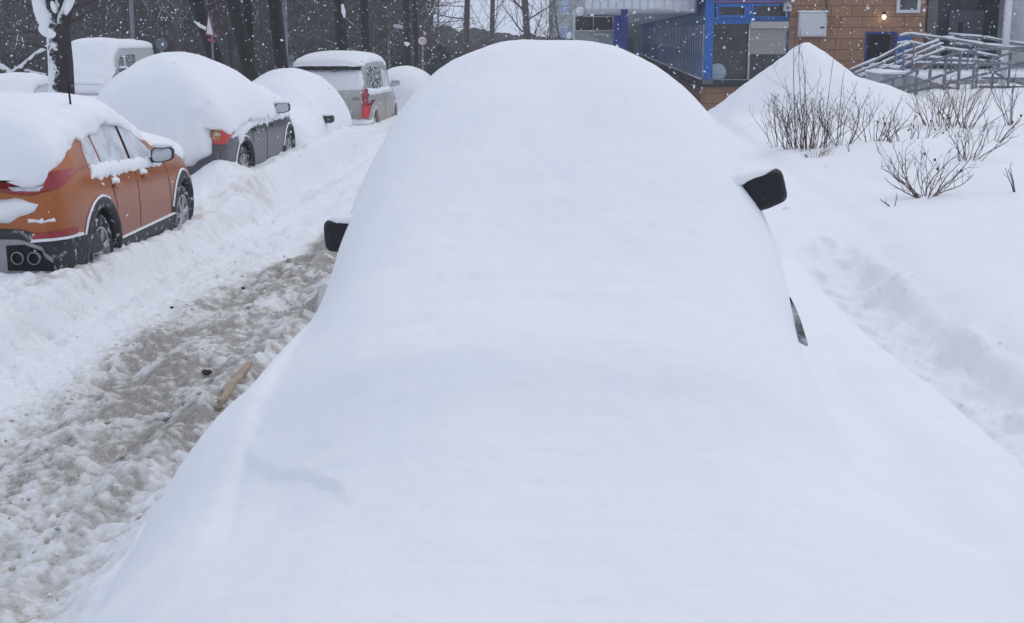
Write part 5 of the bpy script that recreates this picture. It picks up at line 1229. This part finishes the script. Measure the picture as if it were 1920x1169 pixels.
# ------------------------------------------------------------------ shrubs on the right
def shrub(name,label,px,py,z,n,h,spread,mat,seed,r=.007,maxlev=2,wig=.10,base=.18,lean=(0,0),hips=0,group='bare shrubs in the snow on the right',up=1.0,dens=1.0):
    p=atz(px,py,z); gz=grid_h(p.x,p.y); t=thing(name,label,'shrub',(p.x,p.y,gz-.02),0,group); rng=random.Random(seed); m=MB(); tips=[]
    def grow_(pt,d,L_,rr,lev):
        k=max(4,int(L_/.055)); pts=[pt.copy()]; rad=[rr]; dd=d.normalized(); kids=[]
        for i in range(k):
            w_=wig*(1+.5*lev); dd=(dd+Vector((rng.uniform(-1,1),rng.uniform(-1,1),rng.uniform(-1,1)))*w_+Vector((0,0,.02*up))).normalized()
            pt=pt+dd*L_/k; pts.append(pt.copy()); rad.append(rr*(1-.6*(i+1)/k))
            if lev<maxlev and i>=k*.12 and rng.random()<dens*(.38 if lev==0 else .30):
                a=Vector((rng.uniform(-1,1),rng.uniform(-1,1)*.8,rng.uniform(0,.7))).normalized()
                kids.append((pt.copy(),dd*.75+a*.75,L_*rng.uniform(.25,.6)*(1.1-.7*i/k),max(.0028,rad[-1]*.62)))
        m.tube(pts,rad,4 if lev==0 else 3,cap=False); tips.append(pts[-1])
        for q in kids: grow_(*q,lev+1)
    for i in range(n):
        a=rng.uniform(0,6.28); q_=rng.random()**.5*base; s_=spread*rng.uniform(.2,1)
        grow_(Vector((math.cos(a)*q_,math.sin(a)*q_*.7,0)),Vector((math.cos(a)*s_+lean[0],math.sin(a)*s_*.7+lean[1],1)),h*rng.uniform(.55,1.05),r*rng.uniform(.7,1.2),0)
    link('stems',m,mat,t)
    if hips:
        q=MB()
        for tp in rng.sample(tips,min(hips,len(tips))): q.blob(tp,(.013,.013,.017),sub=1,jit=.2,rng=rng)
        link('dry_fruits',q,M['rosehip'],t)
    return t
shrub('bare_shrub','tall dense thicket of dark red stems in front of the snow heap',1512,274,.88,48,.80,.62,M['redtwig'],1,.0052,2,.14,.36,dens=1.25)
shrub('bare_shrub','few very tall thin shoots rising out of the dense red thicket',1528,276,.88,7,1.75,.10,M['redtwig'],2,.007,2,.045,.30,dens=.35)
shrub('bare_shrub','thin airy shrub at the left side of the dense thicket',1458,268,.88,6,.85,.55,M['rosetwig'],3,.005,2,.13,.12,dens=1.3)
shrub('bare_shrub','forked shrub with crossing twigs right of the dense thicket',1576,268,.9,10,.90,.75,M['rosetwig'],4,.006,2,.14,.18,dens=1.3)
shrub('bare_shrub','dark low bush with an upright stem midway along the shrubs',1640,262,.9,15,.62,1.0,M['rosetwig'],5,.006,2,.17,.22,dens=1.4)
shrub('rose_bush','rose bush with dark dry heads behind the widest bush',1700,268,.92,15,.45,1.0,M['rosetwig'],6,.0055,2,.18,.30,hips=22,dens=1.3)
shrub('rose_bush','wide sprawling rose bush nearest the camera on the right',1736,362,.88,20,.66,2.4,M['rosetwig'],7,.0055,2,.20,.10,hips=4,up=2.4,dens=1.35,lean=(-.15,.3))
shrub('rose_bush','crooked branched bush right of the nearest sprawling bush',1812,318,.9,14,.60,1.5,M['rosetwig'],8,.0055,2,.20,.18,hips=3,up=2,dens=1.3)
shrub('rose_bush','small slanting bush at the far right of the near row',1862,296,.92,7,.45,1.1,M['rosetwig'],9,.0055,2,.20,.12,hips=2,lean=(.3,0))
shrub('bare_shrub','tan stemmed broad shrub in front of the ramp railings',1765,228,1.0,26,.85,.70,M['tantwig'],10,.0065,2,.12,.35,dens=1.1)
shrub('bare_shrub','grey brown shrub leaning right beside the tan one',1812,232,1.0,10,.85,1.0,M['rosetwig'],11,.008,2,.09,.25,lean=(.3,0))
shrub('bare_shrub','sparse open shrub at the right edge below the railings',1895,232,1.0,6,1.1,.6,M['rosetwig'],12,.008,2,.09,.08)
shrub('twig','forked bare twig sticking from snow at the right edge',1905,362,.9,3,.32,1.2,M['rosetwig'],13,.007,1,.12,.02,group=None)
shrub('twig','single long whip of a stem in the snow behind the rose bushes',1713,232,1.0,1,.62,.05,M['rosetwig'],14,.006,0,.05,.01,group=None)
shrub('grass_tuft','low fine grass and twigs at the foot of the dense thicket',1530,288,.88,26,.20,1.5,M['tantwig'],15,.0035,1,.12,.16,group=None)
shrub('twig','small crooked twig right of the thicket foot',1594,290,.88,2,.22,.5,M['rosetwig'],16,.006,2,.15,.02,group=None)
shrub('twig','snapped twig lying in front of the nearest rose bush',1676,372,.88,2,.20,1.2,M['rosetwig'],17,.007,1,.16,.02,group=None)
# snow caught in the thicket
# ------------------------------------------------------------------ debris on the road
def on_ground(px,py,z=0.0):
    p=atz(px,py,z); 
    for _ in range(3): p=atz(px,py,grid_h(p.x,p.y))
    return p
q=MB(); a=on_ground(412,758); b_=on_ground(468,690); d=(b_-a); n_=d.cross(Vector((0,0,1))).normalized()
hz0=max(grid_h(*((a+d*t/20).xy)) for t in range(21)); vs=[];K=12
for i in range(K+1):
    t_=i/K; w_=.030*(.35+.65*math.sin(min(1,t_*1.35+.1)*math.pi*.75))*(1+.15*math.sin(i*2.1)); c0=a+d*t_+Vector((0,0,.085+.006*math.sin(i*1.3)))
    c0.z=max(grid_h(c0.x,c0.y),grid_h(c0.x+.03,c0.y),grid_h(c0.x-.03,c0.y))*.6+.4*hz0+.014
    for sx,zz in ((-1,0),(1,.006),(1,-.022),(-1,-.022)): vs.append(c0+n_*sx*w_+Vector((0,0,zz)))
fs=[]
for i in range(K):
    for k_ in range(4): fs.append((i*4+k_,i*4+(k_+1)%4,(i+1)*4+(k_+1)%4,(i+1)*4+k_))
fs+=[(0,1,2,3),(K*4,K*4+3,K*4+2,K*4+1)]
q.add(vs,fs); o=link('wood_plank',q,M['wood'],None); tag(o,'splintered pale plank frozen into the brown slush beside the buried car','plank')
def bit(name,label,cat,px,py,r,mat,seed,flat=.6,L_=1,ang=0):
    p=on_ground(px,py); rng=random.Random(seed); q=MB(); q.blob((0,0,0),(r*L_,r,r*flat),sub=2,jit=.22,rng=rng); q.v=[(v[0]*math.cos(ang)-v[1]*math.sin(ang)+p.x,v[0]*math.sin(ang)+v[1]*math.cos(ang)+p.y,v[2]+p.z+r*flat*.5) for v in q.v]
    o=link(name,q,mat,None,smooth=False); tag(o,label,cat); return o
bit('debris_clod','black clod of debris lying in the slush above the plank','debris',388,700,.030,M['bark_debris'],1,.6,1.3)
bit('bark_piece','flat curl of bark lying at the lower end of the plank','bark',402,767,.028,simple('bark_piece',(.22,.18,.12),.8,0,.3,30),2,.4,2.4,.2)
bit('bark_piece','grey chunk of wood half sunk in white snow left of the plank','wood',350,760,.028,simple('grey_wood',(.26,.23,.19),.8,0,.3,30),3,.5,1.8,-.5)
bit('stone','dark pebble far up the slushy track','stone',455,543,.028,M['bark_debris'],4)
bit('stone','small black stone at the upper edge of the slush','stone',322,578,.018,M['bark_debris'],5)
bit('snow_ball','rounded lump of hard snow on the edge of the footpath','snow lump',1768,662,.048,M['snow'],6,.8)
bit('ice_slab','pale block of ice standing in slush left of the plank tip','ice',305,785,.050,simple('grey_ice',(.60,.60,.62),.35,0,.1,20),8,.5,1.0,.4)
# crumbs of snow and slush
def lumps(name,n,xr,yr,sz,mat,seed,cond=None):
    rng=random.Random(seed); m=MB(); c0=0
    while c0<n:
        x=rng.uniform(*xr); y=yr[0]*(yr[1]/yr[0])**rng.random()
        if cond and not cond(x,y,rng): continue
        r=sz[0]*(sz[1]/sz[0])**(rng.random()**1.6); z=grid_h(x,y)
        m.blob((x,y,z+r*.25),(r*rng.uniform(.8,1.5),r*rng.uniform(.8,1.5),r*rng.uniform(.5,.9)),sub=1,jit=.28,rng=rng); c0+=1
    o=link(name,m,mat,None,smooth=False); tag(o,kind='stuff'); return o
lumps('slush_clods',500,(-3.75,-2.2),(4.6,14),(.004,.018),simple('slush_clod',(.48,.43,.36),.85,0,.35,14),1,lambda x,y,r:abs(x+2.98)<.55 or r.random()<.25)
lumps('snow_crumbs',700,(-4.15,-2.0),(4.6,17),(.003,.014),simple('snow_crumb',(.80,.80,.81),.85,0,.08,14),2,lambda x,y,r:abs(x+2.98)>.55 or r.random()<.12)
lumps('path_crumbs',60,(1.7,2.4),(4.8,9.5),(.004,.014),M['snow'],3)
# ------------------------------------------------------------------ falling snow
rng=random.Random(12); m=MB()
OCT=[(0,4,2),(0,2,5),(0,5,3),(0,3,4),(1,2,4),(1,5,2),(1,3,5),(1,4,3)]
def flake(x,y,z,s,el=1.3):
    a=Vector((rng.uniform(-1,1),rng.uniform(-1,1),rng.uniform(-1,1))).normalized(); u=a.orthogonal().normalized(); w=a.cross(u); c0=Vector((x,y,z))
    m.add([c0+a*s*el,c0-a*s*el,c0+u*s,c0-u*s,c0+w*s*.7,c0-w*s*.7],[(0,2,4),(0,4,3),(0,3,5),(0,5,2),(1,4,2),(1,3,4),(1,5,3),(1,2,5)])
N=0
while N<11000:
    y=4+33*rng.random()**.75; x=rng.uniform(-22,16); z=rng.uniform(1.0,6.0)
    s=.0045+.0115*rng.random()**2.0
    flake(x,y,z,s*(.7+y/40),rng.uniform(1,1.7)); N+=1
for _ in range(70): flake(rng.uniform(-9,7),rng.uniform(5,14),rng.uniform(1.6,3.4),rng.uniform(.008,.014),rng.uniform(1.2,2.4))
fl=link('falling_snow',m,simple('snowflake',(.85,.87,.9),.9,0,.02),None); tag(fl,kind='stuff')
# ------------------------------------------------------------------ snowy air
q=MB(); q.box((-430,-70,-1.6),(430,930,40)); hz=link('haze',q,M['snow'],None); tag(hz,kind='stuff'); hz.data.materials.clear()
hm=bpy.data.materials.new('haze'); hm.use_nodes=True; nt=hm.node_tree; nt.nodes.clear(); o_=nt.nodes.new('ShaderNodeOutputMaterial'); pv=nt.nodes.new('ShaderNodeVolumePrincipled')
pv.inputs['Color'].default_value=(.90,.93,1,1); pv.inputs['Density'].default_value=.0015; pv.inputs['Anisotropy'].default_value=.2; nt.links.new(pv.outputs[0],o_.inputs['Volume']); hz.data.materials.append(hm)
